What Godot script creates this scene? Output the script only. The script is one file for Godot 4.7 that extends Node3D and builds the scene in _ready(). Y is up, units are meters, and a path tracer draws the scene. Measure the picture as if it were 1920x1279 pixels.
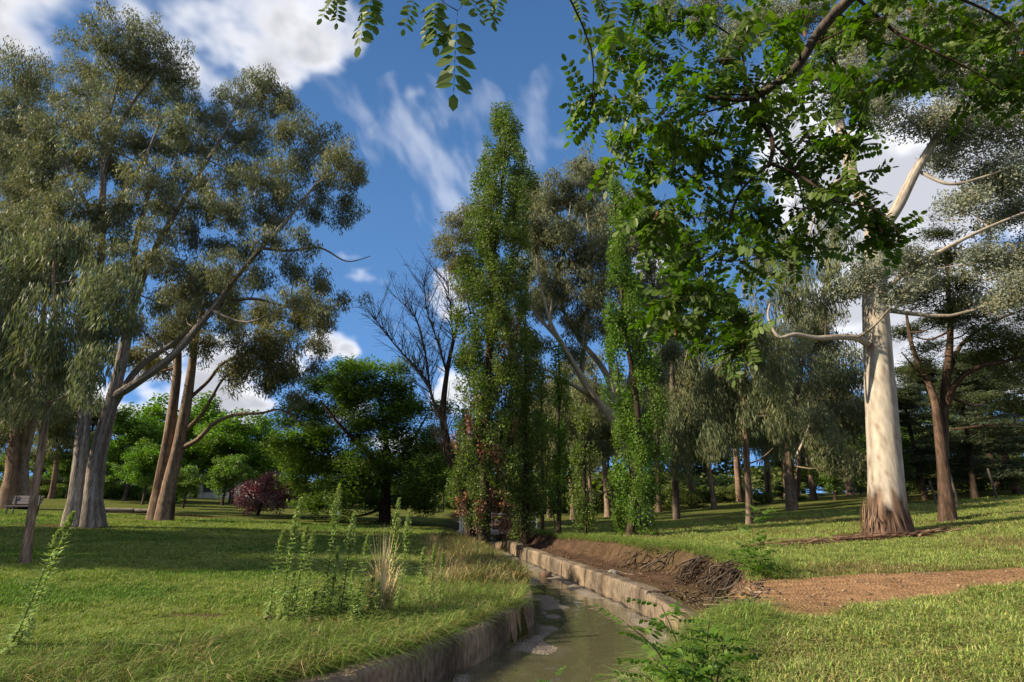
extends Node3D

# ---------------------------------------------------------------- camera model (used to turn photo pixels into directions)
const FOCAL := 1067.0
const CAM_H := 1.6
const WATER_Y := -0.55
var PITCH := atan(300.0 / 1067.0)
var rng := RandomNumberGenerator.new()
var nz := FastNoiseLite.new()
var nf := FastNoiseLite.new()
var M := {}
var SPRAY := {}
var taken := {}

# the point at forward distance d on the ray through photo pixel (px, py)
func at(px: float, py: float, d: float) -> Vector3:
	var y := -(py - 639.5) / FOCAL
	var up := sin(PITCH) + y * cos(PITCH)
	var fw := cos(PITCH) - y * sin(PITCH)
	var t := d / fw
	return Vector3((px - 960.0) / FOCAL * t, CAM_H + up * t, -d)

func metres_per_px(py: float, d: float) -> float:
	var y := -(py - 639.5) / FOCAL
	return d / (cos(PITCH) - y * sin(PITCH)) / FOCAL

# ---------------------------------------------------------------- terrain
const LW := [[-40.0, -11.5], [-10.0, 1.2], [-6.0, 3.3], [-2.7, 5.6], [-1.75, 6.5], [-1.0, 7.5], [0.4, 10.6], [0.52, 13.2], [0.1, 17.0], [-0.9, 22.0], [-1.7, 27.0], [-2.4, 34.0], [-5.0, 60.0]]
const RW := [[-36.0, -12.0], [-7.0, 0.5], [-2.5, 3.4], [0.2, 5.4], [1.9, 7.6], [2.62, 9.4], [2.8, 10.85], [2.5, 13.1], [2.17, 14.6], [1.56, 17.6], [0.5, 22.8], [-0.2, 26.5], [-0.9, 34.0], [-3.2, 60.0]]
const RB := [[-34.0, -13.0], [-5.5, -0.5], [-1.5, 2.6], [0.8, 4.6], [2.1, 6.6], [3.3, 8.4], [4.05, 10.0], [4.55, 11.8], [4.35, 14.4], [3.2, 18.9], [1.6, 24.5], [0.6, 28.0], [0.0, 34.0], [-2.2, 60.0]]

func edge(p: Array, d: float) -> Vector2:  # x on the line at depth d, and the cosine of its slant
	var n := p.size()
	for i in range(1, n):
		if d <= p[i][1] or i == n - 1:
			var t: float = clampf((d - p[i - 1][1]) / (p[i][1] - p[i - 1][1]), 0.0, 1.0)
			var s: float = (p[i][0] - p[i - 1][0]) / (p[i][1] - p[i - 1][1])
			return Vector2(lerpf(p[i - 1][0], p[i][0], t), 1.0 / sqrt(1.0 + s * s))
	return Vector2.ZERO

var last_left := 0.0   # how far left of the left wall's face, set by height()
var last_right := 0.0  # how far right of the right wall's face
var last_bank := 0.0   # how far past the edge of the eroded bank

func height(x: float, d: float) -> float:
	var l := edge(LW, d)
	var r := edge(RW, d)
	last_left = (l.x - x) * l.y
	last_right = (x - r.x) * r.y
	last_bank = -9.0
	var n1 := nz.get_noise_2d(x * 6.0, d * 6.0)
	if last_left > 0.2:
		var q := maxf(0.0, -x - 2.0)
		var lawn := -0.1 + 0.04 * minf(q, 40.0) + 0.008 * clampf(d - 20.0, 0.0, 60.0) + 0.04 * nz.get_noise_2d(x * 0.9, d * 0.9)
		lawn = lerpf(-0.17, lawn, smoothstep(0.2, 1.4, last_left))
		return lawn + 0.035 * n1 * smoothstep(0.3, 0.8, last_left) * (1.0 - smoothstep(2.0, 4.0, last_left) * 0.75)
	if last_right > 0.2:
		var b := edge(RB, d)
		last_bank = (x - b.x) * b.y
		var lawn := 0.39 + 0.05 * clampf(x - 4.0, -3.0, 40.0) - 0.011 * clampf(d - 20.0, 0.0, 40.0) + 0.022 * clampf(x - 11.0, 0.0, 60.0) + 0.05 * nz.get_noise_2d(x * 0.9 + 50.0, d * 0.9)
		var ledge := -0.22 + 0.09 * nf.get_noise_2d(x * 3.0, d * 3.0) + 0.1 * smoothstep(0.2, 1.8, last_right)
		var cut := last_bank + 0.3 * nf.get_noise_2d(x * 1.6, d * 1.6) + 0.12 * n1
		var up := smoothstep(-0.5, 0.05, cut)
		var g := lerpf(ledge, lawn, up) + 0.02 * n1
		return g + 0.09 * nf.get_noise_2d(x * 7.0, d * 7.0) * up * (1.0 - up) * 4.0
	var el := -last_left
	var er := -last_right
	if el < 0.0 or er < 0.0:
		return -0.75
	var bar := 0.5 + nz.get_noise_2d(x * 1.3, d * 1.1 + 9.0)
	return minf(-0.525 + 0.02 * n1, -0.606 + 0.12 * exp(-el * el / 0.5) * clampf(bar * 1.3, 0.0, 1.0) + 0.12 * exp(-er * er / 0.3) * clampf(1.35 - bar, 0.0, 1.0) + 0.028 * nz.get_noise_2d(x * 2.2, d * 2.2 + 30.0))

func on_ground(x: float, d: float) -> Vector3:
	return Vector3(x, height(x, d), -d)

func foot(px: float, py: float, d: float) -> Vector3:  # where something at that pixel and depth stands
	var p := at(px, py, d)
	return on_ground(p.x, d)

func bare(x: float, d: float) -> float:  # 1 where soil shows
	var u := (x - 5.4) / (2.4 + maxf(0.0, x - 5.4) * 0.55)
	var v := (d - 8.75 - (x - 5.6) * 0.10) / (1.2 - clampf((x - 4.6) * 0.15, 0.0, 0.85))
	var e := 1.15 - sqrt(u * u + v * v) + 0.55 * nf.get_noise_2d(x * 2.0, d * 2.6)
	e = maxf(e, 1.0 - Vector2((x - 3.9) / 0.95, (d - 8.9) / 1.0).length() + 0.4 * nf.get_noise_2d(x * 3.0, d * 3.0))
	e = maxf(e, 1.0 - Vector2((x - 3.3) / 0.85, (d - 7.9) / 1.1).length() + 0.45 * nf.get_noise_2d(x * 3.0 + 9.0, d * 3.0))
	return smoothstep(-0.05, 0.3, e)

func litter(x: float, d: float) -> float:  # brown bark litter round the trunks
	var s := 0.0
	for q in [[10.6, 16.6, 2.3, 0.9], [8.2, 15.3, 2.6, 0.45], [-18.0, 24.6, 2.4, 1.0], [-18.3, 30.8, 1.8, 0.9], [14.6, 19.6, 1.1, 0.6], [-20.0, 36.0, 3.0, 1.2]]:
		s = maxf(s, 1.25 - Vector2((x - q[0]) / q[2], (d - q[1]) / q[3]).length())
	return smoothstep(0.1, 0.5, s + 0.5 * nf.get_noise_2d(x * 1.5, d * 3.0))

# ---------------------------------------------------------------- mesh building
class Geo:
	var v := PackedVector3Array()
	var n := PackedVector3Array()
	var c := PackedColorArray()
	var uv := PackedVector2Array()
	var i := PackedInt32Array()
	func tri(a: Vector3, b: Vector3, d: Vector3, col: Color) -> void:
		var k := v.size()
		v.append(a); v.append(b); v.append(d)
		c.append(col); c.append(col); c.append(col)
		i.append(k); i.append(k + 1); i.append(k + 2)
	func quad(a: Vector3, b: Vector3, d: Vector3, e: Vector3, col: Color) -> void:
		var k := v.size()
		v.append(a); v.append(b); v.append(d); v.append(e)
		for j in 4: c.append(col)
		i.append(k); i.append(k + 1); i.append(k + 2)
		i.append(k); i.append(k + 2); i.append(k + 3)
	func blade(p: Vector3, tip: Vector3, side: Vector3, widest: float, col: Color) -> void:  # a folded leaf of two faces
		var mid := p.lerp(tip, widest)
		var k := v.size()
		v.append(p); v.append(mid + side); v.append(tip); v.append(mid - side)
		for j in 4: c.append(col)
		i.append(k); i.append(k + 1); i.append(k + 2)
		i.append(k); i.append(k + 2); i.append(k + 3)
	func oval(p: Vector3, tip: Vector3, side: Vector3, col: Color, cup := Vector3.ZERO) -> void:  # a rounder leaf of four faces
		var k := v.size()
		v.append(p)
		v.append(p.lerp(tip, 0.28) + side * 0.85 + cup); v.append(p.lerp(tip, 0.72) + side * 0.8 + cup)
		v.append(tip)
		v.append(p.lerp(tip, 0.72) - side * 0.8 + cup); v.append(p.lerp(tip, 0.28) - side * 0.85 + cup)
		for j in 6: c.append(col)
		for j in range(1, 5):
			i.append(k); i.append(k + j); i.append(k + j + 1)
	func mesh(mat: Material) -> ArrayMesh:
		var a := []
		a.resize(Mesh.ARRAY_MAX)
		a[Mesh.ARRAY_VERTEX] = v
		if n.size() == v.size() and n.size() > 0: a[Mesh.ARRAY_NORMAL] = n
		if c.size() == v.size(): a[Mesh.ARRAY_COLOR] = c
		if uv.size() == v.size() and uv.size() > 0: a[Mesh.ARRAY_TEX_UV] = uv
		a[Mesh.ARRAY_INDEX] = i
		var m := ArrayMesh.new()
		m.add_surface_from_arrays(Mesh.PRIMITIVE_TRIANGLES, a)
		m.surface_set_material(0, mat)
		return m

func r1() -> float:
	return rng.randf()

func rr(a: float, b: float) -> float:
	return a + (b - a) * rng.randf()

func rvec() -> Vector3:
	var z := rr(-1.0, 1.0)
	var a := rr(0.0, TAU)
	var s := sqrt(1.0 - z * z)
	return Vector3(s * cos(a), z, s * sin(a))

func tint(c: Color, amount: float) -> Color:
	var k := 1.0 + rr(-amount, amount)
	var w := rr(-amount, amount) * 0.35
	return Color(c.r * k * (1.0 + w), c.g * k, c.b * k * (1.0 - w))

func perp(d: Vector3) -> Vector3:
	return d.cross(Vector3.UP if absf(d.y) < 0.9 else Vector3.RIGHT).normalized()

func smooth(pts: Array, step: float) -> Array:  # points and radii [Vector3, r] along a Catmull-Rom line
	var out := []
	for k in pts.size() - 1:
		var p0: Vector3 = pts[maxi(k - 1, 0)][0]
		var p1: Vector3 = pts[k][0]
		var p2: Vector3 = pts[k + 1][0]
		var p3: Vector3 = pts[mini(k + 2, pts.size() - 1)][0]
		var n := maxi(1, int(ceil(p1.distance_to(p2) / step)))
		for j in n:
			var t := float(j) / n
			out.append([p1.cubic_interpolate(p2, p0, p3, t), lerpf(pts[k][1], pts[k + 1][1], t)])
	out.append([pts[-1][0], pts[-1][1]])
	return out

# bark: 0 pale gum, 1 dark brown, 2 grey brown, 3 gum with brown foot, 4 reddish stringy, 5 dead grey
func bark(kind: int, ang: float, s: float, h: float, seed_at: float) -> Color:
	var ca := cos(ang) * 1.0
	var sa := sin(ang) * 1.0
	var a := nf.get_noise_3d(ca * 9.0 + seed_at, s * 0.9, sa * 9.0)
	var b := nz.get_noise_3d(ca * 14.0 - seed_at, s * 4.0, sa * 14.0)
	match kind:
		0, 3:
			var st := nf.get_noise_3d(ca * 26.0 + seed_at, s * 1.1, sa * 26.0)
			var c := Color(0.47, 0.42, 0.36).lerp(Color(0.33, 0.29, 0.26), clampf((0.40 if kind == 0 else 0.24) + a * 1.5 + st * 1.9, 0.0, 1.0))
			c = c.lerp(Color(0.25, 0.165, 0.115), clampf((b - (0.12 if kind == 0 else 0.17)) * 3.2, 0.0, 0.75))
			c = c.lerp(Color(0.56, 0.51, 0.44), clampf((-b - 0.2) * 3.0, 0.0, 0.6))
			if kind == 3:
				var rag := 0.95 + 0.9 * nf.get_noise_2d(ang * 9.0, seed_at) + 0.35 * nz.get_noise_2d(ang * 40.0, 3.0)
				c = c.lerp(Color(0.095, 0.062, 0.047) * (1.0 + 1.8 * b + 2.2 * st), smoothstep(rag + 0.12, rag - 0.12, h))
			return c
		7:
			var st := nf.get_noise_3d(ca * 22.0 + seed_at, s * 0.7, sa * 22.0)
			var c := Color(0.36, 0.325, 0.295).lerp(Color(0.20, 0.155, 0.13), clampf(0.35 + st * 3.0, 0.0, 1.0))
			return c.lerp(Color(0.60, 0.555, 0.50), clampf((a - 0.08) * 4.0, 0.0, 0.85))
		1:
			return Color(0.085, 0.06, 0.045) * (1.0 + 0.9 * a + 0.7 * b)
		2:
			return Color(0.17, 0.135, 0.11) * (1.0 + 0.8 * a + 0.7 * b)
		4:
			var c := Color(0.31, 0.21, 0.155) * (1.0 + 0.6 * a + 0.7 * b + 1.3 * nf.get_noise_3d(ca * 26.0, s * 1.0, sa * 26.0 + seed_at))
			return c.lerp(Color(0.40, 0.33, 0.27), clampf(a * 2.2, 0.0, 0.8))
		6:
			return Color(0.135, 0.088, 0.066) * (1.0 + 0.9 * a + 0.9 * b)
	return Color(0.20, 0.165, 0.14) * (1.0 + 0.5 * a + 0.5 * b)

func tube(g: Geo, line: Array, sides: int, kind: int, base: Vector3, lump := 0.0, seed_at := 0.0) -> void:
	var start := g.v.size()
	var side := Vector3.ZERO
	var s := 0.0
	var m := line.size()
	for k in m:
		var p: Vector3 = line[k][0]
		var d: Vector3 = ((line[mini(k + 1, m - 1)][0] as Vector3) - (line[maxi(k - 1, 0)][0] as Vector3)).normalized()
		if k == 0: side = perp(d)
		else:
			side = (side - d * side.dot(d)).normalized()
			s += p.distance_to(line[k - 1][0])
		var other := d.cross(side)
		for j in sides:
			var a := TAU * j / sides
			var out := side * cos(a) + other * sin(a)
			var rad: float = line[k][1]
			if lump > 0.0:
				rad *= 1.0 + lump * (nf.get_noise_3d(cos(a) * 8.0 + seed_at, s * 1.6, sin(a) * 8.0) * 1.3 + 0.5 * nz.get_noise_3d(cos(a) * 20.0 + seed_at, s * 3.0, sin(a) * 20.0))
			g.v.append(p + out * rad - base)
			g.n.append(out)
			g.c.append(bark(kind, a, s, p.y - base.y, seed_at))
	for k in m - 1:
		for j in sides:
			var q0 := start + k * sides + j
			var q1 := start + k * sides + (j + 1) % sides
			g.i.append(q0); g.i.append(q0 + sides); g.i.append(q1)
			g.i.append(q1); g.i.append(q0 + sides); g.i.append(q1 + sides)
	var top := g.v.size()
	g.v.append((line[-1][0] as Vector3) - base); g.n.append(Vector3.UP); g.c.append(g.c[top - 1])
	for j in sides:
		g.i.append(top - sides + j); g.i.append(top); g.i.append(top - sides + (j + 1) % sides)

# ---------------------------------------------------------------- nodes
func numbered(called: String) -> String:
	var k: int = taken.get(called, 0)
	taken[called] = k + 1
	return called if k == 0 else "%s_%03d" % [called, k]

func tag(o: Node, label: String, category: String, group := "", kind := "") -> Node:
	o.set_meta("label", label)
	o.set_meta("category", category)
	if group: o.set_meta("group", group)
	if kind: o.set_meta("kind", kind)
	return o

func thing(called: String, label: String, category: String, where: Vector3, group := "") -> Node3D:
	var o := Node3D.new()
	o.name = numbered(called)
	add_child(o)
	o.position = where
	tag(o, label, category, group)
	return o

func part(called: String, mesh: Mesh, parent: Node, pos := Vector3.ZERO, basis := Basis()) -> MeshInstance3D:
	var o := MeshInstance3D.new()
	o.name = called if parent != self else numbered(called)
	o.mesh = mesh
	parent.add_child(o, true)
	o.transform = Transform3D(basis, pos)
	return o

func scatter(called: String, mesh: Mesh, places: Array, parent: Node, shade := 0.18) -> MultiMeshInstance3D:
	var mm := MultiMesh.new()
	mm.transform_format = MultiMesh.TRANSFORM_3D
	mm.use_colors = true
	mm.mesh = mesh
	mm.instance_count = places.size()
	for k in places.size():
		var t: Transform3D = places[k]
		mm.set_instance_transform(k, t)
		var f := 1.0 + rr(-shade, shade)
		var w := rr(-0.08, 0.08)
		mm.set_instance_color(k, Color(f * (1.0 + w), f, f * (1.0 - w)))
	var o := MultiMeshInstance3D.new()
	o.name = called if parent != self else numbered(called)
	o.multimesh = mm
	parent.add_child(o, true)
	o.set_meta("kind", "stuff")
	return o

# ---------------------------------------------------------------- materials
func noise_tex(freq: float, low: float, high: float, size := 512, seed_at := 1, oct := 5) -> ImageTexture:
	var n := FastNoiseLite.new()
	n.seed = seed_at
	n.frequency = freq
	n.fractal_octaves = oct
	var im := n.get_seamless_image(size, size)
	im.convert(Image.FORMAT_L8)
	var d := im.get_data()
	for k in d.size():
		d[k] = int(255.0 * lerpf(low, high, d[k] / 255.0))
	return ImageTexture.create_from_image(Image.create_from_data(size, size, false, Image.FORMAT_L8, d))

func leaf_mat(back: Color, rough := 0.5, spec := 0.4) -> StandardMaterial3D:
	var m := StandardMaterial3D.new()
	m.vertex_color_use_as_albedo = true
	m.roughness = rough
	m.metallic_specular = spec
	m.cull_mode = BaseMaterial3D.CULL_DISABLED
	m.backlight_enabled = true
	m.backlight = back
	return m

func make_materials() -> void:
	var coarse := noise_tex(0.012, 0.0, 1.0, 512, 7)
	M.leaf_gum = leaf_mat(Color(0.86, 0.88, 0.68), 0.55, 0.3)
	M.leaf_green = leaf_mat(Color(0.88, 1.0, 0.45), 0.5, 0.4)
	M.leaf_robinia = leaf_mat(Color(0.85, 1.0, 0.30), 0.5, 0.4)
	M.leaf_plum = leaf_mat(Color(0.75, 0.35, 0.40), 0.5, 0.4)
	M.grass = leaf_mat(Color(0.72, 0.80, 0.35), 0.6, 0.3)
	M.dry = leaf_mat(Color(0.5, 0.45, 0.3), 0.8, 0.2)
	var b := StandardMaterial3D.new()
	b.vertex_color_use_as_albedo = true
	b.roughness = 0.85
	b.metallic_specular = 0.25
	b.albedo_texture = noise_tex(0.02, 0.42, 1.0, 512, 3)
	b.uv1_triplanar = true
	b.uv1_world_triplanar = true
	b.uv1_scale = Vector3(2.2, 0.22, 2.2)
	b.heightmap_enabled = true
	b.heightmap_texture = coarse
	b.heightmap_scale = 1.5
	M.bark = b
	var bs := b.duplicate() as StandardMaterial3D
	bs.albedo_texture = noise_tex(0.012, 0.74, 1.0, 512, 4)
	bs.uv1_scale = Vector3(1.1, 0.25, 1.1)
	bs.roughness = 0.7
	bs.heightmap_scale = 0.5
	M.bark_smooth = bs
	var g := StandardMaterial3D.new()
	g.vertex_color_use_as_albedo = true
	g.roughness = 1.0
	g.metallic_specular = 0.1
	g.albedo_texture = noise_tex(0.03, 0.45, 1.0, 1024, 11, 6)
	g.uv1_triplanar = true
	g.uv1_world_triplanar = true
	g.uv1_scale = Vector3(0.8, 0.8, 0.8)
	g.heightmap_enabled = true
	g.heightmap_texture = noise_tex(0.05, 0.0, 1.0, 512, 5, 4)
	g.heightmap_scale = 3.0
	M.ground = g
	var s := StandardMaterial3D.new()
	s.vertex_color_use_as_albedo = true
	s.roughness = 0.9
	s.metallic_specular = 0.2
	s.albedo_texture = noise_tex(0.018, 0.5, 1.0, 512, 21)
	s.uv1_triplanar = true
	s.uv1_world_triplanar = true
	s.uv1_scale = Vector3(1.3, 0.45, 1.3)
	s.heightmap_enabled = true
	s.heightmap_texture = noise_tex(0.03, 0.0, 1.0, 512, 23)
	s.heightmap_scale = 2.0
	M.concrete = s
	var w := StandardMaterial3D.new()
	w.albedo_color = Color(0.125, 0.120, 0.075).linear_to_srgb()
	w.albedo_color.a = 0.5
	w.transparency = BaseMaterial3D.TRANSPARENCY_ALPHA
	w.roughness = 0.03
	w.metallic_specular = 0.5
	w.heightmap_enabled = true
	w.heightmap_texture = noise_tex(0.008, 0.0, 1.0, 512, 31, 3)
	w.uv1_triplanar = true
	w.uv1_world_triplanar = true
	w.uv1_scale = Vector3(0.5, 0.5, 0.5)
	w.heightmap_scale = 0.45
	M.water = w
	for k in [["white", Color(0.72, 0.71, 0.68), 0.6], ["plain", Color(1, 1, 1), 0.85]]:
		var p := StandardMaterial3D.new()
		p.vertex_color_use_as_albedo = true
		p.albedo_color = (k[1] as Color).linear_to_srgb()
		p.roughness = k[2]
		M[k[0]] = p

# ---------------------------------------------------------------- leaf sprays (shared meshes)
func spray_gum(called: String, leaves: int, size: Vector3, length: float, width: float, col: Color, droop: float) -> void:
	var g := Geo.new()
	var area := 0.0
	for k in 5:
		var e := rvec() * size * 0.8
		e.y -= size.y * 0.2
		g.blade(Vector3(0, 0.0, 0), e, perp(e.normalized()) * 0.006, 0.3, Color(0.16, 0.11, 0.08))
	for k in leaves:
		var p := rvec() * pow(r1(), 0.45) * size
		p.y -= size.y * 0.25 * droop
		var dir := (rvec() * (1.35 - droop) + Vector3.DOWN * droop * 1.25).normalized()
		var l := length * rr(0.65, 1.25)
		var w := width * rr(0.8, 1.2)
		var side := (perp(dir).rotated(dir, rr(0.0, TAU))) * w * 0.5
		g.blade(p, p + dir * l, side, rr(0.3, 0.42), tint(col, 0.3))
		area += l * w * 0.5
	SPRAY[called] = {"mesh": g.mesh(M.leaf_gum), "area": area, "size": size.x}

func spray_broad(called: String, leaves: int, size: Vector3, leaf: float, col: Color, mat: String, flat: float, upright := 0.0, many := true) -> void:
	var g := Geo.new()
	var area := 0.0
	for k in 5:
		var e := rvec() * size * 0.8
		e.y += size.y * upright
		g.blade(Vector3(0, -size.y * upright, 0), e, perp(e.normalized()) * 0.006, 0.3, Color(0.10, 0.075, 0.055))
	for k in leaves:
		var p := rvec() * pow(r1(), 0.45) * size
		var nrm := (Vector3.UP * flat + rvec() * (1.15 - flat)).normalized()
		var dir := perp(nrm).rotated(nrm, rr(0.0, TAU))
		dir = (dir + Vector3.DOWN * 0.25 + Vector3.UP * upright * 0.5).normalized()
		var l := leaf * rr(0.7, 1.25)
		var side := nrm.cross(dir).normalized() * l * 0.42
		if many: g.oval(p, p + dir * l, side, tint(col, 0.28))
		else: g.blade(p, p + dir * l, side, 0.45, tint(col, 0.28))
		area += l * l * 0.55
	SPRAY[called] = {"mesh": g.mesh(M[mat]), "area": area, "size": size.x}

func spray_feather(called: String, leaves: int, size: Vector3, length: float, width: float, col: Color, mat: String) -> void:
	var g := Geo.new()
	var area := 0.0
	for k in 6:
		var e := rvec() * size
		g.blade(Vector3.ZERO, e, perp(e.normalized()) * 0.008, 0.3, Color(0.09, 0.07, 0.05))
	for k in leaves:
		var p := rvec() * pow(r1(), 0.5) * size
		var dir := rvec()
		dir.y = dir.y * 0.35 - 0.12
		dir = dir.normalized()
		var side := (dir.cross(Vector3.UP) + rvec() * 0.4).normalized() * width * 0.5
		var l := length * rr(0.6, 1.3)
		g.blade(p, p + dir * l, side, 0.45, tint(col, 0.3))
		area += l * width * 0.5
	SPRAY[called] = {"mesh": g.mesh(M[mat]), "area": area, "size": size.x}

func make_sprays() -> void:
	spray_gum("gum", 100, Vector3(0.40, 0.42, 0.40), 0.21, 0.042, Color(0.150, 0.165, 0.100), 0.72)
	spray_gum("gum_olive", 100, Vector3(0.42, 0.42, 0.42), 0.21, 0.044, Color(0.165, 0.165, 0.075), 0.62)
	spray_gum("gum_dark", 230, Vector3(0.62, 0.58, 0.62), 0.23, 0.042, Color(0.135, 0.15, 0.085), 0.8)
	spray_gum("gum_hang", 150, Vector3(0.34, 0.60, 0.34), 0.24, 0.034, Color(0.140, 0.165, 0.09), 0.92)
	spray_gum("gum_silver", 170, Vector3(0.48, 0.38, 0.48), 0.10, 0.046, Color(0.22, 0.238, 0.190), 0.45)
	spray_gum("gum_far", 160, Vector3(1.0, 0.95, 1.0), 0.42, 0.085, Color(0.14, 0.155, 0.080), 0.7)
	spray_broad("poplar", 190, Vector3(0.30, 0.60, 0.30), 0.082, Color(0.125, 0.172, 0.046), "leaf_green", 0.25, 0.3, false)
	spray_broad("poplar_bright", 180, Vector3(0.26, 0.56, 0.26), 0.08, Color(0.110, 0.190, 0.030), "leaf_green", 0.25, 0.3, false)
	spray_broad("poplar_brown", 90, Vector3(0.22, 0.50, 0.22), 0.09, Color(0.17, 0.085, 0.055), "dry", 0.25, 0.1, false)
	spray_feather("zelkova", 240, Vector3(0.90, 0.42, 0.90), 0.19, 0.09, Color(0.125, 0.190, 0.050), "leaf_green")
	spray_broad("plane", 150, Vector3(1.0, 0.8, 1.0), 0.26, Color(0.120, 0.210, 0.030), "leaf_green", 0.5, 0.0, false)
	spray_broad("broadleaf", 150, Vector3(1.0, 0.8, 1.0), 0.25, Color(0.125, 0.195, 0.048), "leaf_green", 0.5, 0.0, false)
	spray_broad("olive", 130, Vector3(0.8, 0.65, 0.8), 0.22, Color(0.115, 0.145, 0.045), "leaf_green", 0.4, 0.0, false)
	spray_broad("plum", 160, Vector3(0.55, 0.42, 0.55), 0.12, Color(0.22, 0.120, 0.138), "leaf_plum", 0.3, 0.1, false)
	spray_feather("acacia", 300, Vector3(0.62, 0.18, 0.62), 0.13, 0.034, Color(0.105, 0.130, 0.066), "leaf_gum")
	spray_feather("cedar", 220, Vector3(1.1, 0.22, 1.1), 0.30, 0.085, Color(0.095, 0.120, 0.078), "leaf_gum")
	spray_feather("cedar_pale", 200, Vector3(1.0, 0.24, 1.0), 0.28, 0.08, Color(0.10, 0.135, 0.080), "leaf_gum")

const COVER := 2.0
# ---------------------------------------------------------------- trees
# nodes: [point, radius] of the wood so far; a new branch starts at the best of them
func branch_to(nodes: Array, goal: Vector3, tip_r: float) -> Array:
	var best := 1e9
	var from = nodes[0]
	for q in nodes:
		var w: Vector3 = goal - (q[0] as Vector3)
		var cost := w.length() + maxf(0.0, -w.y) * 1.6 + (0.4 if q[1] < 0.02 else 0.0)
		if cost < best:
			best = cost
			from = q
	var a: Vector3 = from[0]
	var l := a.distance_to(goal)
	var mid := a.lerp(goal, 0.5) + Vector3(0, -0.08 * l, 0) + rvec() * l * 0.10
	var ra := minf(from[1] * 0.6, 0.018 + 0.022 * l)
	var line := smooth([[a, ra], [mid, lerpf(ra, tip_r, 0.5)], [goal, tip_r]], maxf(0.2, l / 6.0))
	for q in line: nodes.append(q)
	return line

func limbs_from(list: Array, d: float, base: Vector3, parent: Node, kind: int, nodes: Array, sides := 10, step := 0.4, lump := 0.06, called := "limb") -> void:
	for e in list:
		var pts := []
		for q in e.p:
			var dd: float = d + (q[2] if q.size() > 2 else 0.0)
			pts.append([at(q[0], q[1], dd), 0.1])
		var total := 0.0
		for k in range(1, pts.size()): total += (pts[k][0] as Vector3).distance_to(pts[k - 1][0])
		var run := 0.0
		for k in pts.size():
			if k: run += (pts[k][0] as Vector3).distance_to(pts[k - 1][0])
			pts[k][1] = lerpf(e.r[0], e.r[1], run / total) if not e.has("rs") else e.rs[k]
		var line := smooth(pts, step)
		var g := Geo.new()
		tube(g, line, sides, e.get("k", kind), base, lump, e.p[0][0])
		part(e.get("n", called), g.mesh(M.bark_smooth if e.get("k", kind) in [0, 3] else M.bark), parent)
		for q in line: nodes.append(q)

# blobs: [px, py, radius px, depth offset]; fills them with sprays and twigs
func crown(blobs: Array, d: float, base: Vector3, parent: Node, kind: int, nodes: Array, spray: String, cover: float, scale: float, spread: float, flat := 0.8, extra := []) -> void:
	var tw := Geo.new()
	var places := []
	var sp: Dictionary = SPRAY[spray]
	var all := []
	for q in blobs:
		var dz: float = q[3] if q.size() > 3 else rr(-spread, spread)
		all.append([at(q[0], q[1], d + dz), q[2] * metres_per_px(q[1], d)])
	for q in extra: all.append(q)
	for q in all:
		var c: Vector3 = q[0]
		var rad: float = q[1]
		var line := branch_to(nodes, c + Vector3(0, -0.25 * rad, 0), 0.016)
		tube(tw, line, 5, kind, base)
		var own := [line[-1]]
		var tips := maxi(3, int(5.0 * rad))
		for k in tips:
			var o := rvec() * rad * rr(0.5, 0.95)
			o.y = o.y * flat + 0.12 * rad
			var e := c + o
			var s: Vector3 = line[-1][0]
			tube(tw, [[s, 0.014], [s.lerp(e, 0.5) + rvec() * rad * 0.12, 0.010], [e, 0.004]], 3, kind, base)
		var want: float = COVER * cover * PI * rad * rad / (sp.area * scale * scale)
		var n := int(want) + (1 if r1() < want - floorf(want) else 0)
		n = maxi(n, 1)
		var reach: float = maxf(rad * 1.28 - 0.4 * sp.size * scale, 0.6 * rad)
		for k in n:
			var o := rvec() * reach * pow(r1(), 0.5)
			o.y *= flat
			o += rvec() * 0.16 * rad
			if r1() < 0.3 and all.size() > 1:  # some sprays bridge to a neighbouring clump
				var other: Array = all[rng.randi() % all.size()]
				var gap: Vector3 = (other[0] as Vector3) - c
				if gap.length() < 3.2 * rad: o = gap * rr(0.2, 0.6) + rvec() * 0.4 * rad
			var bs := Basis(Vector3.UP, rr(0.0, TAU)) * Basis(Vector3.RIGHT, rr(-0.35, 0.35))
			places.append(Transform3D(bs.scaled(Vector3.ONE * scale * rr(0.75, 1.25)), c + o - base))
	if tw.v.size(): part("twigs", tw.mesh(M.bark), parent).set_meta("kind", "stuff")
	scatter("crown", sp.mesh, places, parent)

# a tree put together from limbs and clumps read off the photograph at its own distance
func photo_tree(called: String, label: String, cat: String, group: String, d: float, foot_px: Array, kind: int, limbs: Array, blobs: Array, spray: String, o := {}) -> Node3D:
	rng.seed = hash(label)
	var base := foot(foot_px[0], foot_px[1], d)
	var t := thing(called, label, cat, base, group)
	var nodes := []
	for e in limbs:
		if e.get("ground", false):  # the trunk starts in the ground under its foot
			var p0 := at(e.p[0][0], e.p[0][1], d)
			var drop := base.y - 0.12 - p0.y
			if drop < 0.0: pass
	limbs_from(limbs, d, base, t, kind, nodes, o.get("sides", 10), o.get("step", 0.4), o.get("lump", 0.06))
	crown(blobs, d, base, t, kind, nodes, spray, o.get("cover", 1.5), o.get("scale", 1.0), o.get("spread", 1.6), o.get("flat", 0.8), o.get("extra", []))
	return t

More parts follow.
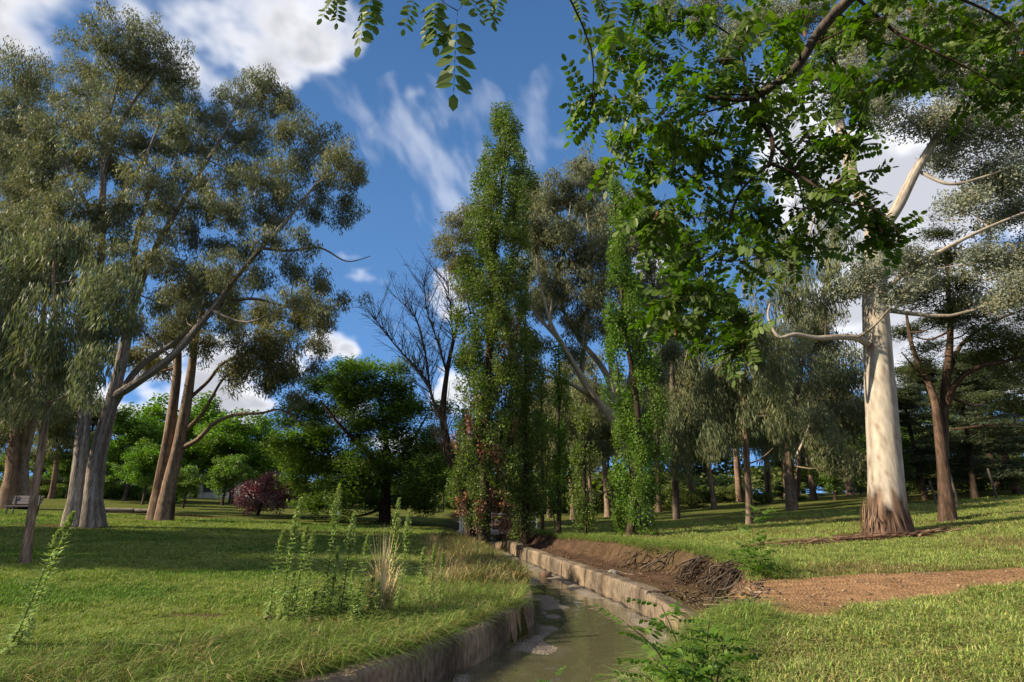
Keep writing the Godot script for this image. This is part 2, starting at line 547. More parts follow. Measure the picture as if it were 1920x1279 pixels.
# columnar poplar: a profile of [py, centre px, half width px]
func poplar(label: String, group: String, d: float, foot_px: Array, profile: Array, spray: String, trunk_r: float, cover: float, brown := []) -> void:
	rng.seed = hash(label)
	var base := foot(foot_px[0], foot_px[1], d)
	var t := thing("poplar_tree", label, "tree", base, group)
	var nodes := []
	var pts := [[base + Vector3(0, -0.15, 0), trunk_r]]
	var n := profile.size()
	for k in range(n - 1, -1, -1):
		var p := at(profile[k][1], profile[k][0], d)
		if p.y > base.y + 0.8: pts.append([p, lerpf(trunk_r * 0.8, 0.02, float(n - 1 - k) / maxf(1.0, n - 1))])
	var line := smooth(pts, 0.4)
	var g := Geo.new()
	tube(g, line, 9, 1, base, 0.1, foot_px[0])
	part("trunk", g.mesh(M.bark), t)
	var tw := Geo.new()
	var places := []
	var dry := []
	var sp: Dictionary = SPRAY[spray]
	for k in range(n - 1):
		var a := at(profile[k][1], profile[k][0], d)
		var b := at(profile[k + 1][1], profile[k + 1][0], d)
		var ra: float = 1.05 * profile[k][2] * metres_per_px(profile[k][0], d)
		var rb: float = 1.05 * profile[k + 1][2] * metres_per_px(profile[k + 1][0], d)
		var area := (ra + rb) * absf(a.y - b.y)
		var leaders := maxi(2, int(area * 1.7))
		for j in leaders:  # upright branches, each with a plume of leaves
			var f := r1()
			var c := b.lerp(a, f)
			var rad := lerpf(rb, ra, f)
			var w := rr(0.0, TAU)
			var out := Vector3(cos(w), 0, sin(w)) * rad * sqrt(r1()) * 1.08
			var tip := c + out
			var l := rr(0.9, 2.0)
			var low := tip - Vector3(0, l, 0) - out * 0.3
			if low.y < base.y + 0.3: low.y = base.y + 0.3
			tube(tw, [[low, 0.03], [low.lerp(tip, 0.5) + rvec() * 0.08, 0.02], [tip + Vector3(0, 0.2, 0), 0.006]], 4, 1, base)
			var cnt := int(cover * 3.6 * area / leaders / (sp.area)) + 1
			var is_dry := false
			for q in brown:
				var pp := at(q[0], q[1], d)
				if Vector2(tip.x - pp.x, tip.y - pp.y).length() < q[2] * metres_per_px(q[1], d) and tip.z > pp.z - 0.4: is_dry = true
			for m in cnt:
				var p := low.lerp(tip, rr(0.25, 1.1)) + Vector3(rr(-1, 1), rr(-1, 1), rr(-1, 1)) * 0.22
				if m % 5 < 3:
					var f2 := r1()
					var w2 := rr(0.0, TAU)
					p = b.lerp(a, f2) + Vector3(cos(w2), 0, sin(w2)) * lerpf(rb, ra, f2) * pow(r1(), 0.4)
					p += Vector3(cos(w2), 0, sin(w2)) * 0.35 * nz.get_noise_3d(cos(w2) * 6.0, p.y * 1.6, sin(w2) * 6.0 + d)
					if nf.get_noise_3d(p.x * 4.0, p.y * 1.6, p.z * 4.0) < -0.36: continue
				var bs := Basis(Vector3.UP, rr(0.0, TAU)) * Basis(Vector3.RIGHT, rr(-0.3, 0.3))
				var tr := Transform3D(bs.scaled(Vector3.ONE * rr(0.75, 1.25)), p - base)
				if is_dry and r1() < 0.5: dry.append(tr)
				else: places.append(tr)
	part("branches", tw.mesh(M.bark), t).set_meta("kind", "stuff")
	scatter("crown", sp.mesh, places, t)
	if dry.size():
		var o := scatter("vine_leaves", SPRAY.poplar_brown.mesh, dry, t)
		o.set_meta("label", "red brown withered leaves hanging through the poplar")

# a whole tree at the origin, later copied: shape round / gum / cedar / shrub / slim
func proto(shape: String, h: float, spray: String, kind: int, sd: int) -> Dictionary:
	rng.seed = sd
	var parts := []
	var nodes := []
	var g := Geo.new()
	var tr := h * 0.016 + 0.04
	var top := h * (0.62 if shape == "round" else 0.8 if shape != "cedar" else 0.97)
	var lean := Vector3(rr(-0.06, 0.06), 0, rr(-0.06, 0.06)) * h
	var line := smooth([[Vector3(0, -0.2, 0), tr * 1.35], [Vector3(0, h * 0.06, 0), tr], [lean * 0.3 + Vector3(0, h * 0.3, 0), tr * 0.8], [lean + Vector3(0, top, 0), tr * 0.25]], h / 14.0)
	tube(g, line, 8, kind, Vector3.ZERO, 0.08, sd)
	for q in line:
		if q[0].y > h * (0.08 if shape in ["shrub", "cedar"] else 0.22): nodes.append(q)
	var blobs := []
	match shape:
		"round":
			for k in 26:
				var o := rvec() * pow(r1(), 0.35)
				blobs.append([Vector3(o.x * h * 0.36, h * 0.60 + o.y * h * 0.33, o.z * h * 0.36), h * rr(0.10, 0.16)])
		"gum":
			for k in 20:
				var o := rvec() * pow(r1(), 0.4)
				blobs.append([Vector3(o.x * h * 0.30, h * 0.66 + o.y * h * 0.31, o.z * h * 0.30), h * rr(0.06, 0.11)])
		"slim":
			for k in 18:
				var y := rr(0.32, 0.98)
				var o := rvec() * h * 0.12 * (1.25 - y)
				blobs.append([Vector3(o.x, y * h, o.z) + lean * y, h * rr(0.05, 0.08)])
		"cedar":
			for k in 34:
				var y := rr(0.12, 0.98)
				var a := rr(0.0, TAU)
				var o := (1.02 - y) * h * 0.45 * sqrt(r1())
				blobs.append([Vector3(cos(a) * o, y * h, sin(a) * o) + lean * y, h * rr(0.07, 0.12)])
		"shrub":
			for k in 14:
				var o := rvec()
				blobs.append([Vector3(o.x * h * 0.5, h * 0.48 + o.y * h * 0.36, o.z * h * 0.5), h * rr(0.18, 0.28)])
	return {"trunk": g, "nodes": nodes, "blobs": blobs, "shape": shape, "spray": spray, "kind": kind, "h": h}

func grow(called: String, label: String, group: String, p: Dictionary, cover: float, scale: float) -> Node3D:
	var t := thing(called, label, "tree" if p.shape != "shrub" else "shrub", Vector3.ZERO, group)
	part("trunk", p.trunk.mesh(M.bark), t)
	crown([], 0.0, Vector3.ZERO, t, p.kind, p.nodes, p.spray, cover, scale, 0.0, 0.28 if p.shape == "cedar" else 0.8, p.blobs)
	return t

func plant_copies(source: Node3D, h: float, spots: Array, labels := []) -> void:  # spots: [px, top py, d, turn, width factor]
	for k in spots.size():
		var q: Array = spots[k]
		var o: Node3D = source
		if k:
			o = source.duplicate()
			o.name = numbered(String(source.name))
			add_child(o)
		var b := foot(q[0], 960.0, q[2])
		var tall := at(q[0], q[1], q[2]).y - b.y
		var s := tall / h
		o.position = b
		o.basis = Basis(Vector3.UP, q[3]).scaled(Vector3(s * q[4], s, s * q[4]))
		if k < labels.size(): o.set_meta("label", labels[k])

# ---------------------------------------------------------------- sky
func make_sky() -> ImageTexture:
	var w := 2048
	var h := 1024
	var big := FastNoiseLite.new()
	big.seed = 5
	big.frequency = 1.0
	big.fractal_octaves = 6
	big.fractal_gain = 0.55
	var wisp := FastNoiseLite.new()
	wisp.seed = 9
	wisp.frequency = 1.0
	wisp.fractal_octaves = 5
	# clouds in view: [px, py, radius px, strength]; the rest of the sky carries on at random
	var seen := []
	for q in [[60, 10, 130, 1.0], [200, 30, 150, 1.1], [340, 30, 150, 1.2], [470, 40, 130, 1.2], [580, 40, 110, 1.2], [640, 30, 60, 1.0], [500, 90, 90, 1.1], [430, 110, 90, 1.1], [370, 150, 50, 0.7], [110, 100, 70, 0.8],
			[25, 60, 60, 0.9], [600, 655, 45, 1.1], [645, 665, 30, 0.9], [560, 680, 40, 0.9], [440, 745, 80, 1.2], [520, 700, 50, 0.8], [290, 720, 60, 0.7],
			[865, 400, 45, 0.75], [900, 440, 60, 0.9], [850, 540, 60, 0.6], [1000, 480, 80, 0.6], [1225, 490, 60, 1.3], [1190, 350, 60, 0.9], [1330, 300, 90, 0.7], [1480, 280, 130, 0.9], [1600, 380, 150, 1.2],
			[1700, 430, 170, 1.3], [1850, 400, 190, 1.2], [1580, 590, 110, 1.0], [1700, 620, 130, 1.1], [1860, 620, 160, 1.2], [1760, 240, 140, 1.0], [1900, 200, 150, 1.0], [1620, 690, 60, 0.9], [1560, 830, 90, 1.1], [1400, 760, 60, 0.7],
			[1330, 720, 50, 0.8], [840, 760, 60, 1.0], [700, 820, 90, 0.8], [150, 790, 90, 0.9], [880, 840, 80, 0.8], [1100, 780, 70, 0.7]]:
		seen.append([at(q[0], q[1], 1.0).direction_to(Vector3(0, CAM_H, 0)) * -1.0, q[2] / FOCAL, q[3]])
	for q in seen: q.append(cos(q[1] * 1.6))
	var view := Vector3(0, sin(PITCH), -cos(PITCH))
	var data := PackedFloat32Array()
	data.resize(w * h * 3)
	var streaks := []  # thin high cloud: [from, to, width]
	for q in [[770, 240, 870, 390, 42, 0.5], [600, 140, 690, 215, 12, 0.35], [880, 210, 900, 205, 22, 0.28], [1010, 180, 1030, 160, 16, 0.3], [985, 290, 1000, 200, 20, 0.3], [765, 178, 785, 172, 9, 0.5], [820, 300, 850, 370, 30, 0.4], [1040, 265, 1045, 270, 10, 0.3]]:
		streaks.append([-at(q[0], q[1], 1.0).direction_to(Vector3(0, CAM_H, 0)), -at(q[2], q[3], 1.0).direction_to(Vector3(0, CAM_H, 0)), q[4] / FOCAL, q[5]])
	var sun := -sun_dir()
	for j in h:
		var el := PI * (0.5 - (j + 0.5) / h)
		var cy := cos(el)
		var sy := sin(el)
		for i in w:
			var az := TAU * (i + 0.5) / w
			var e := Vector3(sin(az) * cy, sy, -cos(az) * cy)
			var up := clampf(sy, 0.0, 1.0)
			var col := Color(0.069, 0.158, 0.320).lerp(Color(0.0094, 0.028, 0.074), pow(up, 0.5))
			if sy < 0.0: col = Color(0.15, 0.17, 0.15)
			if sy > -0.03:
				var flatp := e / (0.35 + maxf(sy, 0.0))
				var nn := big.get_noise_3d(flatp.x * 2.2, sy * 2.0, flatp.z * 2.2)
				var inside := e.dot(view)
				var dens := 0.0
				if inside > 0.60:
					var b := -0.62
					for q in seen:
						var k: float = e.dot(q[0])
						if k > q[3]:
							var a: float = acos(minf(k, 1.0)) / q[1]
							b = maxf(b, -0.62 + q[2] * (1.0 - smoothstep(0.35, 1.5, a)))
					var fr := smoothstep(0.60, 0.70, inside)
					dens = lerpf(0.3, b, fr)
				else:
					dens = 0.3
				dens += nn * 1.35
				var cl := smoothstep(0.0, 0.5, dens)
				if inside > 0.70:
					for q in streaks:
						var ab: Vector3 = q[1] - q[0]
						var t := clampf((e - (q[0] as Vector3)).dot(ab) / maxf(ab.length_squared(), 1e-6), 0.0, 1.0)
						var dd: float = e.distance_to((q[0] as Vector3) + ab * t) / q[2]
						if dd < 2.2:
							var nw := wisp.get_noise_3d(e.x * 17.0 + e.y * 8.0, e.y * 9.0, e.z * 9.0)
							cl = maxf(cl, q[3] * 0.62 * (1.0 - smoothstep(-1.2, 2.2, dd + nw * 2.8)))
				if cl > 0.0:
					# thick parts are greyer from below, edges towards the sun are bright
					var thick := smoothstep(0.05, 0.75, dens + 0.25 * big.get_noise_3d(flatp.x * 6.0 + 30.0, sy * 5.0, flatp.z * 6.0))
					var white := Color(0.375, 0.375, 0.385).lerp(Color(0.14, 0.145, 0.163), thick * 0.9) * lerpf(0.85, 1.25, 0.5 - 0.5 * e.dot(sun))
					col = col.lerp(white, cl)
			var k3 := (j * w + i) * 3
			data[k3] = col.r
			data[k3 + 1] = col.g
			data[k3 + 2] = col.b
	return ImageTexture.create_from_image(Image.create_from_data(w, h, false, Image.FORMAT_RGBF, data.to_byte_array()))

func sun_dir() -> Vector3:  # the way the light travels: from the left, a little from behind the camera
	var el := deg_to_rad(33.0)
	var az := deg_to_rad(14.0)
	return Vector3(cos(el) * cos(az), -sin(el), -cos(el) * sin(az)).normalized()

# ---------------------------------------------------------------- ground and water
func make_ground() -> void:
	var xs := []
	var x := -8.0
	while x < 9.0:
		xs.append(x); x += 0.13
	var s := 0.15
	while x < 320.0:
		xs.append(x); s *= 1.13; x += s
	x = -8.0
	s = 0.15
	while x > -320.0:
		s *= 1.13; x -= s; xs.push_front(x)
	var ds := []
	var d := -60.0
	while d < 3.0:
		ds.append(d); d += maxf(0.4, -d * 0.15)
	while d < 20.0:
		ds.append(d); d += 0.115
	while d < 36.0:
		ds.append(d); d += 0.22
	s = 0.25
	while d < 600.0:
		ds.append(d); s *= 1.14; d += s
	var g := Geo.new()
	var nx := xs.size()
	for dd in ds:
		for xx in xs:
			var y := height(xx, dd)
			g.v.append(Vector3(xx, y, -dd))
			var c := Color(0.150, 0.200, 0.045).lerp(Color(0.215, 0.235, 0.070), clampf(0.5 + 1.2 * nf.get_noise_2d(xx * 1.2, dd * 1.2), 0.0, 1.0))
			var soil := Color(0.150, 0.096, 0.068)
			if last_left > 0.2:
				var m := litter(xx, dd)
				c = c.lerp(Color(0.15, 0.095, 0.055), m * 0.8)
				var edge_soil := (1.0 - smoothstep(0.8, 2.0, last_left + 0.8 * nf.get_noise_2d(xx * 2.0, dd * 2.0)))
				c = c.lerp(Color(0.085, 0.066, 0.038), edge_soil * 0.85)
				c = c.lerp(soil, 0.8 * smoothstep(0.9, 0.4, Vector2((xx + 4.55) / 1.0, (dd - 9.05) / 0.22).length() + 0.6 * nf.get_noise_2d(xx * 3.0, dd * 5.0)))
			elif last_right > 0.2:
				var b := last_bank + 0.35 * nf.get_noise_2d(xx * 1.6, dd * 1.6)
				c = c.lerp(soil * (1.0 + 0.7 * nz.get_noise_2d(xx * 9.0, dd * 9.0)), 1.0 - smoothstep(-0.05, 0.25, b))
				c = c.lerp(Color(0.47, 0.285, 0.16) * (1.0 + 0.6 * nz.get_noise_2d(xx * 8.0, dd * 12.0)), bare(xx, dd))
				c = c.lerp(Color(0.15, 0.095, 0.06), litter(xx, dd) * 0.75)
				c = c.lerp(Color(0.17, 0.145, 0.055), clampf(nf.get_noise_2d(xx * 0.8 + 20.0, dd * 0.8) * 1.5, 0.0, 0.5))
			else:
				var silt := Color(0.40, 0.345, 0.29) * (1.0 + 0.35 * nz.get_noise_2d(xx * 5.0, dd * 5.0))
				c = silt.lerp(Color(0.115, 0.115, 0.03), smoothstep(-0.545, -0.585, y + 0.02 * nz.get_noise_2d(xx * 7.0, dd * 7.0)))
			g.c.append(c)
	for a in ds.size() - 1:
		for b in nx - 1:
			var k := a * nx + b
			g.i.append(k); g.i.append(k + nx); g.i.append(k + 1)
			g.i.append(k + 1); g.i.append(k + nx); g.i.append(k + nx + 1)
	# smooth normals
	g.n.resize(g.v.size())
	for a in ds.size():
		for b in nx:
			var l := g.v[a * nx + maxi(b - 1, 0)]
			var r := g.v[a * nx + mini(b + 1, nx - 1)]
			var f := g.v[mini(a + 1, ds.size() - 1) * nx + b]
			var k := g.v[maxi(a - 1, 0) * nx + b]
			g.n[a * nx + b] = (r - l).cross(f - k).normalized()
	tag(part("ground", g.mesh(M.ground), self), "grassy park ground with the stream bed and eroded bank cut into it", "ground", "", "structure")
	# water surface between the walls
	var wg := Geo.new()
	var k2 := 0
	var dw := -8.0
	while dw < 60.0:
		var l := edge(LW, dw)
		var r := edge(RW, dw)
		for q in [l.x - 0.1, r.x + 0.1]:
			wg.v.append(Vector3(q, WATER_Y, -dw)); wg.n.append(Vector3.UP); wg.c.append(Color.WHITE)
		if k2:
			var k := wg.v.size() - 4
			wg.i.append(k); wg.i.append(k + 2); wg.i.append(k + 1)
			wg.i.append(k + 1); wg.i.append(k + 2); wg.i.append(k + 3)
		k2 += 1
		dw += 0.5
	tag(part("water", wg.mesh(M.water), self), "shallow murky green stream water in the concrete channel", "water", "", "structure")

func wall(label: String, line: Array, left: bool, d0: float, d1: float, block: float) -> void:
	rng.seed = hash(label)
	var first := edge(line, d0)
	var origin := Vector3(first.x, -0.8, -d0)
	var t := thing("channel_wall", label, "wall", origin, "low concrete walls lining the stream")
	var d := d0
	var sgn := -1.0 if left else 1.0
	while d < d1:
		var a := edge(line, d)
		var step := block * a.y * rr(0.75, 1.3)
		var e := minf(d + step, d1)
		var b := edge(line, e)
		var pa := Vector3(a.x, 0, -d)
		var pb := Vector3(b.x, 0, -e)
		var dir := (pb - pa).normalized()
		pb -= dir * 0.012
		var out := Vector3(-dir.z, 0, dir.x) * 1.0
		if out.x * sgn < 0.0: out = -out
		var thick := rr(0.36, 0.42)
		var top := -0.12 + rr(-0.025, 0.025)
		var push := rr(-0.025, 0.025)
		var prof := [[0.0, -0.80], [0.005, -0.5], [0.012, -0.3], [0.03, top - 0.05], [0.065, top - 0.006], [thick * 0.5, top + 0.006], [thick - 0.03, top - 0.006], [thick, top - 0.05], [thick, -0.5]]
		var g := Geo.new()
		var st := 6
		for k in st + 1:
			var f := float(k) / st
			for m in prof.size():
				var q: Array = prof[m]
				var p: Vector3 = pa.lerp(pb, f) + out * (q[0] + push) + Vector3(0, q[1], 0)
				var wob := 0.028 if m > 0 and m < 8 else 0.0
				p += out * wob * nz.get_noise_3d(p.x * 9.0, p.y * 9.0, p.z * 9.0) + Vector3(0, wob * 0.8 * nz.get_noise_3d(p.z * 8.0, p.x * 8.0, 4.0), 0)
				if (k == 0 or k == st) and m > 2 and m < 7: p += Vector3(0, -0.012, 0)
				g.v.append(p - origin)
				var stain := nf.get_noise_3d(p.x * 4.0, p.y * 0.8, p.z * 4.0)
				var c := Color(0.41, 0.315, 0.23).lerp(Color(0.27, 0.22, 0.175), clampf(0.5 + stain * 1.8, 0.0, 1.0))
				c = c.lerp(Color(0.085, 0.07, 0.055), clampf((nz.get_noise_3d(p.x * 7.0, p.y * 1.2, p.z * 7.0) + 0.02) * 3.0, 0.0, 0.8))
				g.c.append(c)
		var n := prof.size()
		for k in st:
			for m in n - 1:
				var q0 := k * n + m
				g.i.append(q0); g.i.append(q0 + 1); g.i.append(q0 + n)
				g.i.append(q0 + 1); g.i.append(q0 + n + 1); g.i.append(q0 + n)
		for k in [0, st]:
			for m in range(1, n - 1):
				g.i.append(k * n); g.i.append(k * n + m); g.i.append(k * n + m + 1)
		part("block", g.mesh(M.concrete), t)
		d = e

# ---------------------------------------------------------------- grass
func tuft(blades: int, tall: float, wide: float, spread: float, lean: float, cols: Array, mat: String) -> ArrayMesh:
	var g := Geo.new()
	for k in blades:
		var a := rr(0.0, TAU)
		var p := Vector3(cos(a), 0, sin(a)) * spread * sqrt(r1()) + Vector3(0, -0.01, 0)
		var w := rr(0.0, TAU)
		var l := Vector3(cos(w), 0, sin(w))
		var h := tall * rr(0.55, 1.15)
		var bend := lean * rr(0.3, 1.3)
		var side := l.cross(Vector3.UP) * wide * rr(0.7, 1.2) * 0.5
		var mid := p + Vector3(0, h * 0.6, 0) + l * h * bend * 0.35
		var tip := p + Vector3(0, h * (1.0 - 0.35 * bend), 0) + l * h * bend
		var c := tint(cols[rng.randi() % cols.size()], 0.25)
		g.quad(p - side, p + side, mid + side * 0.8, mid - side * 0.8, c)
		g.tri(mid - side * 0.8, mid + side * 0.8, tip, c)
	return g.mesh(M[mat])

func put(p: Vector3, scale: float, tilt := 0.2) -> Transform3D:
	return Transform3D((Basis(Vector3.UP, rr(0.0, TAU)) * Basis(Vector3.RIGHT, rr(-tilt, tilt))).scaled(Vector3.ONE * scale), p)

func make_grass() -> void:
	rng.seed = 77
	var lawn_mesh := tuft(16, 0.075, 0.007, 0.075, 0.9, [Color(0.205, 0.285, 0.062), Color(0.25, 0.32, 0.075), Color(0.17, 0.25, 0.052), Color(0.31, 0.32, 0.12)], "grass")
	var right_mesh := tuft(14, 0.085, 0.008, 0.075, 1.0, [Color(0.190, 0.270, 0.062), Color(0.23, 0.30, 0.075), Color(0.165, 0.245, 0.055), Color(0.29, 0.29, 0.11)], "grass")
	var dry_mesh := tuft(12, 0.075, 0.008, 0.075, 1.1, [Color(0.20, 0.205, 0.065), Color(0.27, 0.225, 0.10), Color(0.16, 0.19, 0.05), Color(0.22, 0.16, 0.085)], "grass")
	var left := []
	var left_deep := []
	var right := []
	var right_dry := []
	var tall := []
	var bank := []
	for k in 95000:
		var u := r1()
		var d := 4.3 * pow(34.0 / 4.3, pow(u, 0.85))
		var x := rr(-1.0, 1.0) * (0.97 * d + 1.2)
		var y := height(x, d)
		var sc := clampf(0.75 + d * 0.03, 0.8, 1.7) * rr(0.7, 1.25)
		if last_left > 0.45:
			if last_left < 1.5 and r1() < 0.7: continue
			if litter(x, d) > 0.6 or Vector2((x + 4.55) / 1.0, (d - 9.05) / 0.22).length() + 0.6 * nf.get_noise_2d(x * 3.0, d * 5.0) < 0.5: continue
			var tr := put(Vector3(x, y, -d), sc * (1.0 + 0.45 * nz.get_noise_2d(x * 1.6, d * 1.6)))
			if nf.get_noise_2d(x * 1.1 + 15.0, d * 1.6) + rr(-0.25, 0.25) > 0.1: left_deep.append(tr)
			else: left.append(tr)
		elif last_right > 0.2 and last_bank + 0.35 * nf.get_noise_2d(x * 1.6, d * 1.6) > 0.02:
			if bare(x, d) > 0.35 or litter(x, d) > 0.45: continue
			var tr := put(Vector3(x, y, -d), sc * (1.3 if d < 9.0 else 0.95) * (1.0 + 0.5 * nz.get_noise_2d(x * 2.0, d * 2.0)))
			if nf.get_noise_2d(x * 1.4 + 70.0, d * 1.4) + rr(-0.3, 0.3) > 0.2: right_dry.append(tr)
			else: right.append(tr)
	# long rank grass along the walls
	var rank := tuft(15, 0.36, 0.008, 0.11, 1.7, [Color(0.12, 0.195, 0.042), Color(0.165, 0.235, 0.058), Color(0.17, 0.15, 0.06), Color(0.10, 0.17, 0.036), Color(0.13, 0.21, 0.045)], "grass")
	var straw := tuft(12, 0.42, 0.006, 0.10, 1.5, [Color(0.30, 0.22, 0.10), Color(0.40, 0.32, 0.17), Color(0.17, 0.10, 0.055), Color(0.13, 0.15, 0.04)], "dry")
	var weeds := tuft(12, 0.44, 0.013, 0.2, 1.0, [Color(0.085, 0.13, 0.03), Color(0.11, 0.145, 0.04), Color(0.20, 0.17, 0.075), Color(0.13, 0.085, 0.05)], "grass")
	var weedy := []
	for k in 5200:
		var d := 5.0 * pow(28.0 / 5.0, r1())
		var l := edge(LW, d)
		var o := rr(0.0, 1.0)
		var x := l.x - (0.34 + o * o * 2.0) / l.y
		var y := height(x, d)
		if d > 12.5:
			if o < 0.75 and nf.get_noise_2d(x * 3.0, d * 3.0) > -0.15: weedy.append(put(Vector3(x, y, -d), rr(0.5, 1.2) * (1.0 + 0.3 * nf.get_noise_1d(d * 3.0))))
			if r1() < 0.35: bank.append(put(Vector3(x, y, -d), rr(0.7, 1.3)))
		elif r1() < 0.78: tall.append(put(Vector3(x, y, -d), rr(0.5, 1.05) * (1.0 - 0.35 * o), 0.5))
		else: bank.append(put(Vector3(x, y, -d), rr(0.45, 1.0) * (1.0 - 0.3 * o), 0.5))
	for k in 650:
		var d := rr(5.2, 9.8)
		var l := edge(LW, d)
		var x := l.x - (0.45 + pow(r1(), 1.6) * 2.2) / l.y
		var y := height(x, d)
		var tr := put(Vector3(x, y, -d), rr(0.35, 0.8), 0.6)
		if r1() < 0.12: bank.append(tr)
		else: tall.append(tr)
	var lip := []
	for k in 2600:  # grass hanging over the eroded edge
		var d := 4.5 * pow(27.0 / 4.5, r1())
		var b := edge(RB, d)
		var x := b.x + rr(0.0, 0.5) / b.y
		if bare(x, d) > 0.3: continue
		var y := height(x, d)
		lip.append(put(Vector3(x, y, -d), rr(0.4, 0.8), 0.5))
	tag(scatter("lawn_grass", lawn_mesh, left, self, 0.25), "mown green lawn grass beside the stream, open park side", "grass", "", "stuff")
	var deep := tuft(13, 0.06, 0.011, 0.08, 0.7, [Color(0.125, 0.215, 0.045), Color(0.15, 0.25, 0.05), Color(0.10, 0.18, 0.04)], "grass")
	tag(scatter("clover_grass", deep, left_deep, self, 0.3), "darker green broad-bladed patches in the open lawn", "grass", "", "stuff")
	tag(scatter("slope_grass", right_mesh, right, self, 0.3), "green grass on the slope round the dirt patch", "grass", "", "stuff")
	tag(scatter("yellowed_grass", dry_mesh, right_dry, self, 0.3), "yellowed dry patches in the grass of the slope", "grass", "", "stuff")
	tag(scatter("bank_grass", rank, tall, self, 0.3), "long flopped green grass along the top of the channel wall", "grass", "", "stuff")
	tag(scatter("dry_grass", straw, bank, self, 0.3), "straw coloured dead grass mixed into the rank grass by the wall", "grass", "", "stuff")
	tag(scatter("bank_weeds", weeds, weedy, self, 0.3), "dense leafy weeds overhanging the stream below the poplars", "weeds", "", "stuff")
	tag(scatter("edge_grass", rank, lip, self, 0.3), "grass fringe hanging over the eroded earth bank", "grass", "", "stuff")

# ---------------------------------------------------------------- the robinia overhead
func robinia_leaf(pairs: int, length: float, col: Color) -> ArrayMesh:
	var g := Geo.new()
	var prev := Vector3.ZERO
	for k in pairs + 1:
		var f := float(k + 1) / (pairs + 1)
		var p := Vector3(length * f, -0.16 * length * f * f, 0)
		g.blade(prev, p, Vector3(0, 0, 0.0012), 0.5, Color(0.09, 0.12, 0.03))
		g.blade(prev, p, Vector3(0, 0.0012, 0), 0.5, Color(0.09, 0.12, 0.03))
		prev = p
		if f < 0.2 and pairs > 6: continue
		var l := length * 0.235 * rr(0.9, 1.1) * (1.0 - 0.25 * absf(f - 0.5))
		if k == pairs:
			g.oval(p, p + Vector3(l * 1.05, -l * 0.2, 0), Vector3(0, 0.002, l * 0.3), tint(col, 0.15))
		else:
			for s in [-1.0, 1.0]:
				var dir := Vector3(0.28 + rr(-0.12, 0.12), rr(-0.45, 0.05), s).normalized()
				var side := dir.cross(Vector3(rr(-0.3, 0.3), 1, 0)).normalized() * l * 0.3
				g.oval(p, p + dir * l * rr(0.8, 1.1) + Vector3(0, -l * rr(0.0, 0.35), 0), side * rr(0.8, 1.1), tint(col, 0.3), Vector3(0, rr(-0.001, 0.005), 0))
	return g.mesh(M.leaf_robinia)

func facing(dir: Vector3, roll: float) -> Basis:  # x along dir, y as upright as it can be
	var x := dir.normalized()
	var z := x.cross(Vector3.UP)
	z = Vector3.FORWARD if z.length() < 0.01 else z.normalized()
	var y := z.cross(x)
	return Basis(x, y, z).rotated(x, roll)

